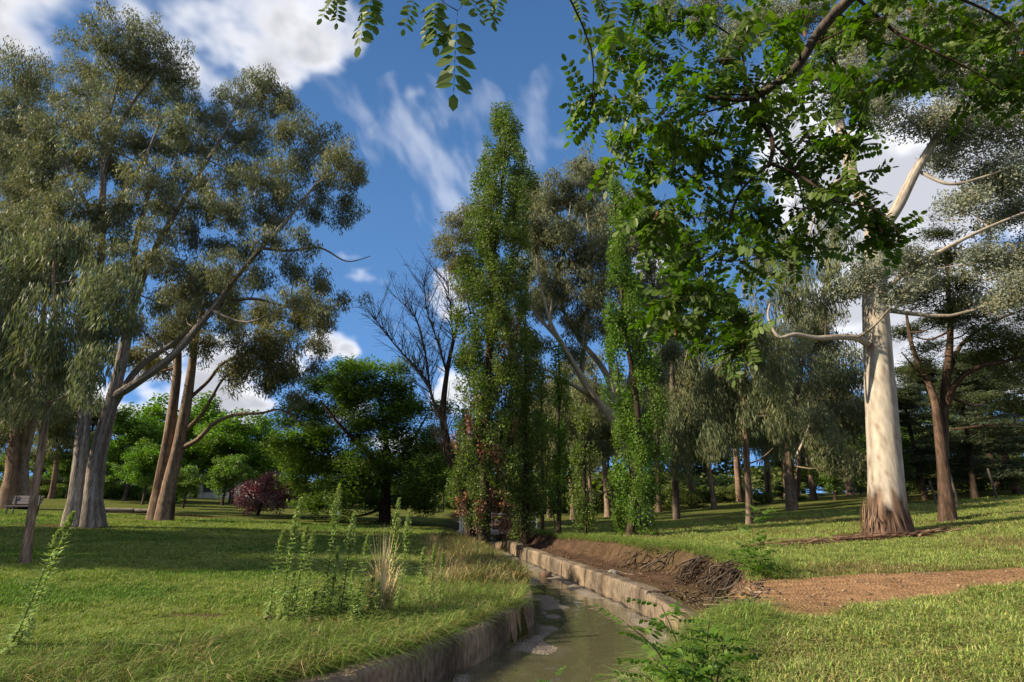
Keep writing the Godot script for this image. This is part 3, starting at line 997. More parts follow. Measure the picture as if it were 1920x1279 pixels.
func make_robinia() -> void:
	rng.seed = 404
	var base := on_ground(4.6, 1.2)
	var t := thing("robinia_tree", "overhanging locust tree with feathery green compound leaves and dark branches", "tree", base)
	var nodes := []
	var trunk := smooth([[base + Vector3(0, -0.2, 0), 0.2], [base + Vector3(0.05, 1.2, 0.0), 0.16], [Vector3(4.3, 3.2, -1.4), 0.13], [Vector3(3.6, 4.6, -1.9), 0.09]], 0.2)
	var g := Geo.new()
	tube(g, trunk, 12, 2, base, 0.12, 3.0)
	part("trunk", g.mesh(M.bark), t)
	var d := 3.1
	var fork: Vector3 = trunk[-1][0]
	var main := smooth([[fork, 0.075], [at(1720, -130, 2.5), 0.045], [at(1600, -10, 2.9), 0.036], [at(1535, 60, 3.0), 0.031], [at(1490, 130, 3.05), 0.028], [at(1425, 178, d), 0.025]], 0.06)
	g = Geo.new()
	tube(g, main, 9, 2, base, 0.1, 8.0)
	part("branch", g.mesh(M.bark), t)
	for q in main: nodes.append(q)
	var minor := [
		[[[1425, 178, 0.0], [1390, 188, 0.0], [1330, 182, 0.05], [1285, 172, 0.1], [1250, 150, 0.15]], 0.016, 0.006],
		[[[1418, 182, 0.0], [1420, 215, 0.0], [1445, 255, -0.05], [1448, 290, -0.1], [1440, 310, -0.1]], 0.017, 0.012],
		[[[1440, 310, -0.1], [1400, 345, -0.1], [1378, 380, -0.05], [1362, 440, 0.0], [1350, 500, 0.0], [1330, 560, 0.05], [1310, 610, 0.05]], 0.011, 0.003],
		[[[1440, 305, -0.1], [1490, 325, -0.15], [1530, 350, -0.2], [1570, 378, -0.2], [1640, 392, -0.2], [1690, 440, -0.2]], 0.011, 0.003],
		[[[1448, 270, -0.05], [1480, 300, 0.0], [1500, 350, 0.05], [1510, 400, 0.1], [1530, 420, 0.1]], 0.008, 0.003],
		[[[1400, 180, 0.0], [1395, 130, 0.05], [1385, 80, 0.1], [1330, 40, 0.1]], 0.012, 0.004],
		[[[1600, -10, -0.2], [1680, 60, -0.2], [1740, 90, -0.3], [1820, 130, -0.3], [1880, 170, -0.3]], 0.012, 0.003],
		[[[1660, -70, -0.3], [1760, -20, -0.4], [1850, 20, -0.4], [1910, 60, -0.4]], 0.012, 0.004],
		[[[1530, 60, 0.0], [1560, 110, 0.1], [1600, 160, 0.2], [1650, 180, 0.3]], 0.009, 0.003],
		[[[1600, -10, -0.2], [1450, -60, -0.5], [1250, -80, -0.8], [1100, -60, -1.0], [950, -70, -1.3], [800, -60, -1.45], [690, -50, -1.5]], 0.014, 0.005],
	]
	for e in minor:
		var pts := []
		for k in e[0].size():
			var q: Array = e[0][k]
			pts.append([at(q[0], q[1], d + q[2]), lerpf(e[1], e[2], float(k) / (e[0].size() - 1))])
		var line := smooth(pts, 0.05)
		g = Geo.new()
		tube(g, line, 7, 1, base, 0.15, e[0][0][0])
		part("branch", g.mesh(M.bark), t)
		for q in line: nodes.append(q)
	var shapes := []
	for k in 6: shapes.append(robinia_leaf(7 + k % 4, rr(0.20, 0.28), Color(0.115, 0.180, 0.028) if k % 2 else Color(0.082, 0.135, 0.022)))
	var tw := Geo.new()
	var pods := Geo.new()
	var leaves := []
	var blobs := [[1150, 90, 40], [1110, 190, 25], [1180, 180, 45], [1240, 110, 50], [1300, 60, 55], [1360, 110, 50], [1420, 60, 55], [1480, 40, 50], [1540, 100, 45], [1200, 240, 50], [1165, 280, 32], [1260, 200, 55], [1320, 170, 50], [1400, 150, 50],
		[1290, 270, 55], [1220, 310, 40], [1340, 250, 50], [1400, 230, 50], [1470, 200, 50], [1540, 190, 45], [1600, 180, 40], [1300, 340, 50], [1360, 320, 50], [1430, 330, 50], [1490, 290, 50], [1550, 290, 45], [1610, 260, 40], [1310, 410, 45], [1370, 400, 45],
		[1430, 420, 45], [1490, 390, 45], [1550, 370, 40], [1600, 350, 40], [1640, 420, 30], [1285, 470, 32], [1340, 480, 40], [1400, 490, 45], [1460, 480, 40], [1520, 450, 40], [1670, 440, 25], [1300, 555, 40], [1275, 600, 30], [1340, 560, 40], [1320, 620, 30],
		[1380, 600, 32], [1385, 640, 20], [1265, 560, 26], [1215, 425, 18], [1240, 395, 25], [1600, 40, 55], [1660, 30, 50], [1700, 90, 45], [1740, 20, 50], [1780, 70, 50], [1830, 40, 50], [1870, 100, 50], [1900, 50, 50], [1850, 150, 40], [1760, 140, 40], [1820, 185, 28], [1900, 160, 40], [1680, 150, 35], [1950, 100, 50],
		[1200, 40, 40], [1250, 30, 40]]
	for q in blobs:
		var c := at(q[0], q[1], d + rr(-0.35, 0.5))
		var rad: float = q[2] * metres_per_px(q[1], d)
		var line := branch_to(nodes, c, 0.0025)
		for e in line: e[1] = minf(e[1], 0.007)
		tube(tw, line, 4, 1, base)
		for k in 14:
			var dir := (rvec() + Vector3(-0.25, -0.25, 0.0)).normalized()
			dir.y *= 0.8
			var p: Vector3 = c + rvec() * rad * 0.75
			leaves.append([Transform3D(facing(dir, rr(-1.2, 1.2)).scaled(Vector3.ONE * rr(0.75, 1.15)), p - dir * 0.05 - base), q[2]])
			tube(tw, [[line[-1][0], 0.002], [p - dir * 0.05, 0.0012]], 3, 1, base)
		if r1() < 0.6:
			for k in 4:  # dry brown pods hang in bunches
				var p: Vector3 = c + rvec() * rad * 0.6 - base
				var dir := (Vector3.DOWN + rvec() * 0.45).normalized()
				pods.oval(p, p + dir * rr(0.05, 0.08), perp(dir).rotated(dir, rr(0, TAU)) * 0.008, tint(Color(0.12, 0.06, 0.035), 0.4), rvec() * 0.004)
	# the sprig that hangs nearer the camera
	for q in [[640, -25, 95, 75, -0.4], [705, -20, 104, 110, -0.4], [685, -40, 75, 90, 0.4], [640, -20, 115, 60, 0.3], [780, -10, 100, 78, 0.6], [815, -15, 86, 100, 0.2], [858, 20, 91, 172, 0.0], [830, -10, 110, 90, -0.5], [900, -20, 70, 70, 0.5], [940, -20, 100, 60, 0.1], [860, -30, 60, 90, 0.8], [1080, -20, 80, 60, 0.1], [1130, -25, 95, 55, 0.3], [1110, -10, 60, 60, -0.3], [1165, -15, 100, 90, 0.0]]:
		var p := at(q[0], q[1], 1.55 if q[0] < 1000 else 2.3)
		var a := deg_to_rad(q[2])
		var dir := Vector3(cos(a), -sin(a), 0.12 + 0.1 * q[4]).normalized()
		var s: float = q[3] * metres_per_px(q[1], 1.55 if q[0] < 1000 else 2.3) / 0.23
		var flat_n := (Vector3(q[4] * 0.5, 0.25, 1.0) - dir * Vector3(q[4] * 0.5, 0.25, 1.0).dot(dir)).normalized()
		leaves.push_front([Transform3D(Basis(dir, flat_n, dir.cross(flat_n)).scaled(Vector3.ONE * s), p - base), 99])
		var line := branch_to(nodes, p, 0.002)
		for e in line: e[1] = minf(e[1], 0.005)
		tube(tw, line, 4, 1, base)
	part("twigs", tw.mesh(M.bark), t).set_meta("kind", "stuff")
	var pod_part := part("seed_pods", pods.mesh(M.dry), t)
	pod_part.set_meta("kind", "stuff")
	pod_part.set_meta("label", "dry brown seed pods hanging between the leaves")
	var rest := []
	for k in leaves.size():
		if k < 300 and k % 1 == 0:
			var tr: Transform3D = leaves[k][0]
			part("leaf", shapes[k % 6], t, tr.origin, tr.basis)
		else: rest.append(leaves[k][0])
	if rest.size(): scatter("crown", shapes[2], rest, t)

# a young robinia: stems with compound leaves
func sapling(label: String, where: Vector3, stems: Array, leaf_size: float, per: int) -> void:
	rng.seed = hash(label)
	var t := thing("locust_sapling", label, "plant", where)
	var shapes := []
	for k in 3: shapes.append(robinia_leaf(6 + k, leaf_size * rr(0.9, 1.1), Color(0.085, 0.165, 0.022)))
	for s in stems:
		var pts := []
		for k in s.size(): pts.append([(s[k] as Vector3), lerpf(0.007, 0.002, float(k) / (s.size() - 1))])
		var line := smooth(pts, 0.04)
		var g := Geo.new()
		tube(g, line, 5, 2, where)
		part("stem", g.mesh(M.bark), t)
		for k in per:
			var f := 0.2 + 0.8 * (k + r1()) / per
			var p: Vector3 = line[mini(int(f * line.size()), line.size() - 1)][0]
			var a := k * 2.4 + rr(-0.4, 0.4)
			var dir := Vector3(cos(a), rr(0.1, 0.6), sin(a))
			part("leaf", shapes[k % 3], t, p - where, facing(dir, rr(-0.4, 0.4)).scaled(Vector3.ONE * rr(0.7, 1.1)))

# tall fleabane weed: leafy stem with a loose head of small branches
func fleabane(label: String, where: Vector3, tall: float, lean: Vector3, head: float) -> void:
	rng.seed = hash(label) + int(where.x * 1000.0)
	var t := thing("fleabane_plant", label, "plant", where, "tall weeds growing by the channel wall")
	var top := where + Vector3(0, tall, 0) + lean
	var line := smooth([[where + Vector3(0, -0.03, 0), 0.011], [where.lerp(top, 0.5) + Vector3(rr(-0.02, 0.02), 0, rr(-0.02, 0.02)), 0.008], [top, 0.003]], 0.05)
	var g := Geo.new()
	tube(g, line, 5, 2, where)
	for k in g.c.size(): g.c[k] = Color(0.17, 0.22, 0.08)
	part("stem", g.mesh(M.grass), t)
	var lv := Geo.new()
	var n := int(tall * 190.0)
	for k in n:
		var f := 0.06 + (1.0 - 0.06 - head * 0.7) * k / n
		var p: Vector3 = line[mini(int(f * line.size()), line.size() - 1)][0] - where
		var a := k * 2.4 + rr(-0.3, 0.3)
		var l := lerpf(0.17, 0.10, f) * rr(0.6, 1.2)
		var dir := Vector3(cos(a), rr(0.2, 0.9) if f > 0.3 else rr(-0.4, 0.5), sin(a)).normalized()
		var tip := p + dir * l + Vector3(0, -0.25 * l, 0)
		lv.blade(p, tip, dir.cross(Vector3.UP).normalized() * 0.016, 0.4, tint(Color(0.255, 0.345, 0.115) if k % 4 else Color(0.14, 0.21, 0.07), 0.3))
	part("leaves", lv.mesh(M.grass), t)
	var fl := Geo.new()
	for k in int(300.0 * head + 60.0):
		var f := 1.0 - head * pow(r1(), 0.8)
		var p: Vector3 = line[mini(int(f * line.size()), line.size() - 1)][0] - where
		var a := rr(0.0, TAU)
		var l := (1.0 - f) * tall * 0.36 * rr(0.4, 1.0) + 0.015
		var dir := Vector3(cos(a) * 0.55, 1.0, sin(a) * 0.55).normalized()
		var tip := p + dir * l
		fl.blade(p, tip, dir.cross(Vector3.UP).normalized() * 0.005, 0.5, tint(Color(0.15, 0.20, 0.07), 0.2))
		for j in 3:
			var q := p.lerp(tip, rr(0.5, 1.0))
			var e := (rvec() + Vector3.UP * 0.8).normalized() * 0.034
			fl.blade(q, q + e, perp(e.normalized()) * 0.009, 0.6, tint(Color(0.33, 0.40, 0.18), 0.25))
	part("flower_head", fl.mesh(M.grass), t)

func make_weeds() -> void:
	# [stem px, foot py, top py, depth, head share, how it looks]
	var list := [
		[500, 1195, 1000, 9.0, 0.25, "slim green fleabane with narrow head, outermost of the clump"],
		[522, 1205, 938, 8.8, 0.35, "tall green fleabane with pale feathery head and reddish dug-up roots"],
		[546, 1190, 990, 9.2, 0.25, "medium fleabane with sparse head behind the reddish-rooted one"],
		[560, 1195, 1000, 9.0, 0.3, "fleabane with drooping narrow leaves between two taller weeds"],
		[597, 1190, 912, 9.1, 0.36, "tallest fleabane of the clump with broad pale cone head"],
		[612, 1185, 1030, 8.9, 0.2, "short leafy fleabane at the foot of the tallest one"],
		[634, 1190, 962, 9.0, 0.4, "bushy fleabane with loose branching top"],
		[668, 1190, 1006, 8.9, 0.25, "fleabane with curved tip beside the straw tussock"],
		[648, 1195, 1070, 8.6, 0.2, "low dense fleabane shoot next to the bushy one"],
		[722, 1160, 938, 9.6, 0.4, "upright fleabane rising out of the straw tussock"],
		[746, 1140, 962, 10.0, 0.35, "thin fleabane behind the straw tussock"],
		[786, 1100, 1030, 10.6, 0.3, "short fleabane on the lawn edge past the tussock"],
		[806, 1105, 1024, 10.5, 0.3, "yellowish short fleabane with bent tip past the tussock"],
		[822, 1110, 1040, 10.4, 0.3, "small bent fleabane closest to the wall corner"],
		[8, 1245, 1000, 6.6, 0.2, "lone fleabane by the slender pole tree, thin stemmed"],
		[32, 1200, 965, 6.9, 0.2, "lone tall fleabane with curled leaves leaning past the pole tree"],
	]
	for q in list:
		var p := foot(q[0], q[1], q[3])
		var tall := at(q[0], q[2], q[3]).y - p.y
		fleabane(q[5], p, tall, Vector3(0.07 if q[0] > 100 else 0.24, 0, 0) * tall, q[4])
	rng.seed = 14
	var shoots := []
	for k in 14: shoots.append([rr(490.0, 700.0), rr(1170.0, 1205.0), rr(1075.0, 1130.0), rr(8.5, 9.3)])
	for q in shoots:
		var b := foot(q[0], q[1], q[3])
		fleabane("low leafy fleabane shoot at the foot of the tall clump", b, at(q[0], q[2], q[3]).y - b.y, Vector3(0.03, 0, 0), 0.12)
	# straw tussock
	rng.seed = 12
	var p := foot(712, 1175, 9.3)
	var t := thing("straw_tussock", "big pale straw grass tussock on the bank by the fleabane", "grass clump", p)
	for part_k in 3:
		var g := Geo.new()
		for k in [170, 120, 90][part_k]:
			var a := rr(0.0, TAU)
			var o := Vector3(cos(a), 0, sin(a))
			var l: float = rr(0.6, 1.45) if part_k == 0 else rr(0.35, 0.95)
			var bend: float = pow(r1(), 2.0) * 0.75 + 0.03 if part_k == 0 else rr(0.5, 1.2)
			var s := o * rr(0.0, 0.11)
			var mid := s + Vector3(0, l * 0.55, 0) + o * l * bend * 0.3
			var tip := s + Vector3(0, l * (1.0 - 0.45 * bend), 0) + o * l * bend * 0.9
			var side := o.cross(Vector3.UP) * 0.004
			var c := tint([Color(0.62, 0.53, 0.32), Color(0.48, 0.37, 0.20), Color(0.15, 0.20, 0.055)][part_k], 0.25)
			g.quad(s - side, s + side, mid + side, mid - side, c)
			g.tri(mid - side, mid + side, tip, c)
		part(["stalks", "dry_leaves", "green_leaves"][part_k], g.mesh(M.dry if part_k < 2 else M.grass), t)
	# reddish dug-up root clods
	for q in [[497, 1205, 8.75, "reddish root clod at the foot of a leaning fleabane"], [690, 1175, 9.2, "brown root clod under the straw tussock"], [590, 1240, 8.0, "small brown root clod lying in the long grass"]]:
		var b := foot(q[0], q[1], q[2])
		var c := thing("root_clod", q[3], "roots", b)
		for k in 16:
			var g := Geo.new()
			var o := Vector3(rr(-0.1, 0.1), rr(-0.02, 0.08), rr(-0.07, 0.07))
			var e := o + rvec() * rr(0.05, 0.12)
			tube(g, [[o, 0.012], [o.lerp(e, 0.5) + rvec() * 0.02, 0.011], [e, 0.004]], 5, 4, Vector3.ZERO)
			part("root", g.mesh(M.bark), c)

func make_bank_debris() -> void:
	rng.seed = 31
	# exposed roots in the cut bank: [px, py, depth, spread, number, what]
	for q in [[1340, 1075, 11.9, 0.3, 60, "dark tangle of exposed tree roots hanging from the eroded bank"], [1285, 1060, 13.6, 0.35, 34, "thinner root tangle further along the eroded bank"], [1180, 1035, 16.5, 0.6, 20, "scattered roots in the bank below the small poplars"]]:
		var b := edge(RB, q[2])
		var org := on_ground(b.x - 0.5 / b.y, q[2])
		var t := thing("exposed_roots", q[5], "roots", org)
		for k in q[4]:
			var dd: float = q[2] + rr(-1.0, 1.0) * q[3] * 2.2
			var e := edge(RB, dd)
			var a := on_ground(e.x + rr(-0.25, 0.1), dd) + Vector3(0, rr(0.0, 0.06), 0)
			var c := on_ground(e.x - rr(0.45, 0.8), dd + rr(-0.3, 0.3)) + Vector3(0, 0.02, 0)
			var m := a.lerp(c, rr(0.25, 0.75)) + Vector3(rr(-0.14, 0.06), rr(-0.06, 0.13), rr(-0.4, 0.4))
			var r := rr(0.005, 0.022) * (1.5 if k % 9 == 0 else 1.0)
			var g := Geo.new()
			tube(g, smooth([[a, r], [a.lerp(m, 0.5) + rvec() * 0.09, r], [m, r * 0.85], [m.lerp(c, 0.5) + rvec() * 0.1, r * 0.7], [c, r * 0.4]], 0.1), 5, 1 if k % 3 else 2, org, 0.2, k)
			part("root", g.mesh(M.bark), t)
	# sticks and driftwood on the ledge behind the wall
	for q in [[11.4, 0.55, 34, "pile of brown twigs and bark caught on the ledge by the roots"], [8.3, 0.45, 40, "heap of reddish sticks on the bank beside the locust sapling"], [15.5, 0.5, 14, "few pale driftwood sticks on the ledge behind the wall"]]:
		var r := edge(RW, q[0])
		var org := on_ground(r.x + 0.75 / r.y, q[0])
		var t := thing("stick_pile", q[3], "sticks", org)
		for k in q[2]:
			var dd: float = q[0] + rr(-0.9, 0.9)
			var e := edge(RW, dd)
			var x := e.x + rr(0.45, 1.15) / e.y
			var c := on_ground(x, dd) + Vector3(0, 0.02 + rr(0.0, 0.08), 0)
			var dir := Vector3(rr(-1, 1), rr(-0.15, 0.25), rr(-1, 1)).normalized() * rr(0.08, 0.28)
			var g := Geo.new()
			var w := rr(0.006, 0.018)
			tube(g, [[c - dir, w], [c + rvec() * 0.03, w], [c + dir, w * 0.5]], 5, 4 if k % 3 else 2, org, 0.2, k)
			part("stick", g.mesh(M.bark), t)
	# clods and crumbs of earth on the cut bank and ledge
	var clod := lump(Vector3(0.022, 0.015, 0.022), Color(0.19, 0.125, 0.085), 0.9, 2.0).mesh(M.concrete)
	var clods := []
	for k in 700:
		var d := 6.0 * pow(27.0 / 6.0, r1())
		var e := edge(RB, d)
		var x := e.x - pow(r1(), 1.4) * 1.5 / e.y + 0.1
		var y := height(x, d)
		if last_right < 0.45: continue
		clods.append(Transform3D(Basis.from_euler(Vector3(rr(0, TAU), rr(0, TAU), 0)).scaled(Vector3(rr(0.5, 2.2), rr(0.5, 1.8), rr(0.5, 2.2))), Vector3(x, y + 0.005, -d)))
	tag(scatter("earth_rubble", clod, clods, self, 0.45), "crumbling brown earth clods on the eroded bank and ledge", "earth", "", "stuff")
	var grit := []
	for k in 1400:
		var x := rr(3.2, 11.0)
		var d := rr(7.4, 10.6)
		if bare(x, d) < 0.3: continue
		var k2 := rr(0.12, 0.5) if k % 12 else rr(0.6, 1.3)
		grit.append(Transform3D(Basis.from_euler(Vector3(rr(0, TAU), rr(0, TAU), 0)).scaled(Vector3.ONE * k2), Vector3(x, height(x, d) + 0.003, -d)))
	var pebble := lump(Vector3(0.024, 0.017, 0.022), Color(0.36, 0.25, 0.17), 0.8, 6.0).mesh(M.concrete)
	tag(scatter("path_grit", pebble, grit, self, 0.5), "pebbles and crumbs of earth on the bare dirt patch", "gravel", "", "stuff")
	# bark strips under the big gum
	var strips := Geo.new()
	for k in 420:
		var u := rng.randfn(0.0, 1.0)
		var x := 9.3 + u * 1.7
		var d := 15.9 + (x - 9.3) * 0.28 + rng.randfn(0.0, 0.35)
		if x > 13.0: continue
		var p := on_ground(x, d) + Vector3(0, 0.015 + r1() * 0.06, 0)
		var dir := Vector3(1, rr(-0.08, 0.08), rr(-0.7, 0.5)).normalized() * rr(0.12, 0.5)
		var side := dir.cross(Vector3.UP).normalized() * rr(0.012, 0.035)
		var c := tint([Color(0.20, 0.115, 0.08), Color(0.13, 0.075, 0.055), Color(0.30, 0.20, 0.145)][k % 3], 0.3)
		var mid := p + Vector3(0, rr(0.0, 0.035), 0)
		strips.quad(p - dir - side, p - dir + side, mid + side, mid - side, c)
		strips.quad(mid - side, mid + side, p + dir + side, p + dir - side, c)
	tag(part("bark_litter", strips.mesh(M.dry), self), "long strips of shed brown bark lying below the big pale gum", "bark litter", "", "stuff")
	# fallen leaves and crumbs
	var crumbs := Geo.new()
	for k in 2300:
		var d := 4.6 * pow(20.0 / 4.6, r1()) if k < 1500 else rr(8.0, 10.6)
		var x := rr(-0.9, 0.95) * d if k < 1500 else rr(3.2, 9.5)
		var y := height(x, d)
		if last_right < 0.4 and last_left < 0.5: continue
		if last_left > 0.5 and r1() < 0.75: continue
		var p := Vector3(x, y + (0.012 if bare(x, d) > 0.4 else 0.05), -d)
		var dir := Vector3(rr(-1, 1), rr(-0.2, 0.3), rr(-1, 1)).normalized() * rr(0.02, 0.055)
		crumbs.blade(p, p + dir, dir.cross(Vector3.UP).normalized() * rr(0.005, 0.012), 0.4, tint([Color(0.22, 0.12, 0.07), Color(0.34, 0.24, 0.14), Color(0.12, 0.075, 0.05)][k % 3], 0.3))
	tag(part("fallen_leaves", crumbs.mesh(M.dry), self), "small brown fallen leaves scattered over the grass and soil", "leaves", "", "stuff")

func lump(r: Vector3, col: Color, amount: float, sd: float) -> Geo:
	var g := Geo.new()
	var a := 10
	var b := 7
	for j in b + 1:
		for i in a:
			var e := Vector3(sin(PI * j / b) * cos(TAU * i / a), cos(PI * j / b), sin(PI * j / b) * sin(TAU * i / a))
			var k := 1.0 + amount * nf.get_noise_3d(e.x * 12.0 + sd, e.y * 12.0, e.z * 12.0)
			g.v.append(e * r * k)
			g.n.append(e)
			g.c.append(col * (1.0 + 0.4 * nz.get_noise_3d(e.x * 20.0 + sd, e.y * 20.0, e.z * 20.0)))
	for j in b:
		for i in a:
			var q := j * a + i
			var q1 := j * a + (i + 1) % a
			g.i.append(q); g.i.append(q + a); g.i.append(q1)
			g.i.append(q1); g.i.append(q + a); g.i.append(q1 + a)
	return g

func box(g: Geo, c: Vector3, s: Vector3, col: Color, turn := Basis()) -> void:
	var h := s * 0.5
	for ax in 3:
		for sg in [-1.0, 1.0]:
			var n := Vector3.ZERO
			n[ax] = sg
			var u := Vector3.ZERO
			u[(ax + 1) % 3] = 1.0
			var w := n.cross(u)
			g.quad(c + turn * ((n - u - w) * h), c + turn * ((n + u - w) * h), c + turn * ((n + u + w) * h), c + turn * ((n - u + w) * h), col)

func make_small_things() -> void:
	rng.seed = 8
	var g := Geo.new()
	# white footbridge railing far along the stream
	var p := on_ground(-0.75, 33.5)
	p.y = 0.05
	var t := thing("footbridge", "white railed footbridge crossing the far end of the stream", "bridge", p)
	box(g, Vector3(0, -0.12, 0), Vector3(4.6, 0.18, 1.4), Color(0.30, 0.28, 0.25))
	part("deck", g.mesh(M.plain), t)
	for s in [-0.65, 0.65]:
		for y in [0.45, 0.85]:
			g = Geo.new()
			box(g, Vector3(0, y, s), Vector3(4.4, 0.06, 0.05), Color(1, 1, 1))
			part("rail", g.mesh(M.white), t)
		for k in 6:
			g = Geo.new()
			box(g, Vector3(-2.1 + k * 0.84, 0.45, s), Vector3(0.07, 0.98, 0.07), Color(1, 1, 1))
			part("post", g.mesh(M.white), t)
	# stones at the wall end
	for q in [[-0.5, 27.0, Vector3(0.34, 0.28, 0.3), Color(0.34, 0.26, 0.17), "rounded tan boulder at the far end of the channel wall"], [2.55, 15.4, Vector3(0.16, 0.11, 0.13), Color(0.32, 0.29, 0.26), "small grey stone resting on the ledge behind the wall"], [1.0, 17.9, Vector3(0.17, 0.12, 0.14), Color(0.26, 0.17, 0.13), "reddish stone sitting in the shallow stream"], [-0.45, 9.2, Vector3(0.05, 0.04, 0.05), Color(0.4, 0.38, 0.36), "tiny pale stone against the foot of the channel wall"]]:
		var b := on_ground(q[0], q[1])
		var o := thing("stone", q[4], "stone", b)
		part("rock", lump(q[2], q[3], 0.5, q[1]).mesh(M.concrete), o, Vector3(0, q[2].y * 0.45, 0))
	# broken concrete corner lying in the water
	# park bench by the far gum
	p = foot(40, 955, 30.0)
	t = thing("park_bench", "small grey park bench beside the broad gum trunk", "bench", p)
	for k in 3:
		g = Geo.new()
		box(g, Vector3(0, 0.46, -0.14 + k * 0.15), Vector3(1.5, 0.04, 0.12), Color(0.12, 0.11, 0.12))
		part("seat_slat", g.mesh(M.plain), t)
	for k in 3:
		g = Geo.new()
		box(g, Vector3(0, 0.62 + k * 0.14, 0.27 + 0.03 * k), Vector3(1.5, 0.12, 0.035), Color(0.17, 0.16, 0.18))
		part("back_slat", g.mesh(M.plain), t)
	for sx in [-0.62, 0.62]:
		for sz in [-0.15, 0.26]:
			g = Geo.new()
			box(g, Vector3(sx, 0.22 if sz < 0 else 0.48, sz), Vector3(0.06, 0.46 if sz < 0 else 1.0, 0.06), Color(0.07, 0.065, 0.06))
			part("leg", g.mesh(M.plain), t)
	t.rotation.y = PI
	# cut logs on the lawn
	for q in [[222, 957, 36.0, 1.6, 0.3, "pale cut log lying on the lawn, slanting"], [263, 954, 37.0, 2.2, 0.05, "longer pale cut log lying across the bare soil"]]:
		p = foot(q[0], q[1], q[2])
		t = thing("cut_log", q[5], "log", p)
		g = Geo.new()
		tube(g, smooth([[Vector3(-q[3] * 0.5, 0.14, 0), 0.15], [Vector3(q[3] * 0.5, 0.13, 0), 0.13]], 0.3), 9, 0, Vector3.ZERO, 0.1, q[0])
		part("log", g.mesh(M.bark), t)
		t.rotation.y = q[4]
	# fence posts on the slope
	for q in [[1797, 945, 27.0, 1.5, "weathered grey wooden post leaning beside the dark-barked tree"], [1868, 930, 31.0, 1.6, "thin grey metal post on the slope by the cedar"], [1755, 942, 30.0, 1.2, "short grey post behind the dark-barked tree"], [1413, 962, 50.0, 1.5, "slim white marker post among the distant shrubs"]]:
		p = foot(q[0], q[1], q[2])
		t = thing("fence_post", q[4], "post", p)
		g = Geo.new()
		tube(g, [[Vector3(0, -0.1, 0), 0.06], [Vector3(-0.05, q[3] * 0.5, 0), 0.058], [Vector3(-0.12, q[3], 0), 0.055]], 8, 5, Vector3.ZERO, 0.1, q[0])
		part("post", g.mesh(M.bark), t)
	# globe lamp
	p = foot(632, 975, 33.0)
	t = thing("globe_lamp", "low path lamp with a white globe beyond the lawn", "lamp", p)
	g = Geo.new()
	tube(g, [[Vector3(0, -0.1, 0), 0.05], [Vector3(0, 0.5, 0), 0.045]], 8, 1, Vector3.ZERO)
	part("pole", g.mesh(M.bark), t)
	part("globe", lump(Vector3(0.16, 0.16, 0.16), Color(1, 1, 1), 0.0, 1.0).mesh(M.white), t, Vector3(0, 0.6, 0))
	# far houses beyond the hedge
	for q in [[255, 945, 78.0, 11.0, 3.0, "low grey house with pale posts behind the hedge"], [440, 955, 84.0, 8.0, 2.8, "small white house glimpsed behind the plum tree"]]:
		p = foot(q[0], q[1], q[2])
		t = thing("house", q[5], "house", p)
		g = Geo.new()
		box(g, Vector3(0, q[4] * 0.5 - 0.1, 0), Vector3(q[3], q[4], 6.0), Color(0.34, 0.32, 0.28) if q[0] < 300 else Color(0.55, 0.55, 0.53))
		part("wall", g.mesh(M.plain), t)
		g = Geo.new()
		var hw: float = q[3] * 0.5 + 0.5
		var y0: float = q[4] - 0.1
		for s in [-1.0, 1.0]:
			g.quad(Vector3(-hw, y0, 3.6 * s), Vector3(hw, y0, 3.6 * s), Vector3(hw - 1.5, y0 + 1.6, 0), Vector3(-hw + 1.5, y0 + 1.6, 0), Color(0.16, 0.13, 0.12))
			g.tri(Vector3(hw * s, y0, -3.6), Vector3(hw * s, y0, 3.6), Vector3((hw - 1.5) * s, y0 + 1.6, 0), Color(0.16, 0.13, 0.12))
		part("roof", g.mesh(M.plain), t)
		for k in 3:
			g = Geo.new()
			box(g, Vector3(-q[3] * 0.32 + k * q[3] * 0.32, 1.5, 3.02), Vector3(1.3, 1.2, 0.08), Color(0.05, 0.06, 0.07))
			part("window", g.mesh(M.plain), t)
		for k in 4:
			g = Geo.new()
			box(g, Vector3(-q[3] * 0.42 + k * q[3] * 0.28, 1.35, 3.5), Vector3(0.16, 2.7, 0.16), Color(0.6, 0.58, 0.52))
			part("post", g.mesh(M.plain), t)
	# clipped hedge
	p = foot(225, 950, 62.0)
	t = thing("clipped_hedge", "low clipped dark green hedge in front of the grey house", "hedge", p)
	var places := []
	for k in 260: places.append(put(Vector3(rr(-6, 6), rr(0.3, 1.0), rr(-0.5, 0.5)), rr(0.5, 0.8)))
	scatter("foliage", SPRAY.broadleaf.mesh, places, t)
	g = Geo.new()
	for k in 12: tube(g, [[Vector3(-5.7 + k, -0.1, 0), 0.05], [Vector3(-5.7 + k, 0.9, 0), 0.03]], 4, 1, Vector3.ZERO)
	part("stems", g.mesh(M.bark), t).set_meta("kind", "stuff")
	# dead branch end poking up at the water's edge
	p = on_ground(0.1, 7.4)
	t = thing("dead_branch", "bleached broken branch end sticking out of the stream", "branch", p)
	g = Geo.new()
	tube(g, smooth([[Vector3(-0.25, 0.16, 0.0), 0.012], [Vector3(0.0, 0.12, 0.02), 0.02], [Vector3(0.3, 0.0, 0.06), 0.018]], 0.06), 6, 0, Vector3.ZERO, 0.2, 2.0)
	part("wood", g.mesh(M.bark), t)

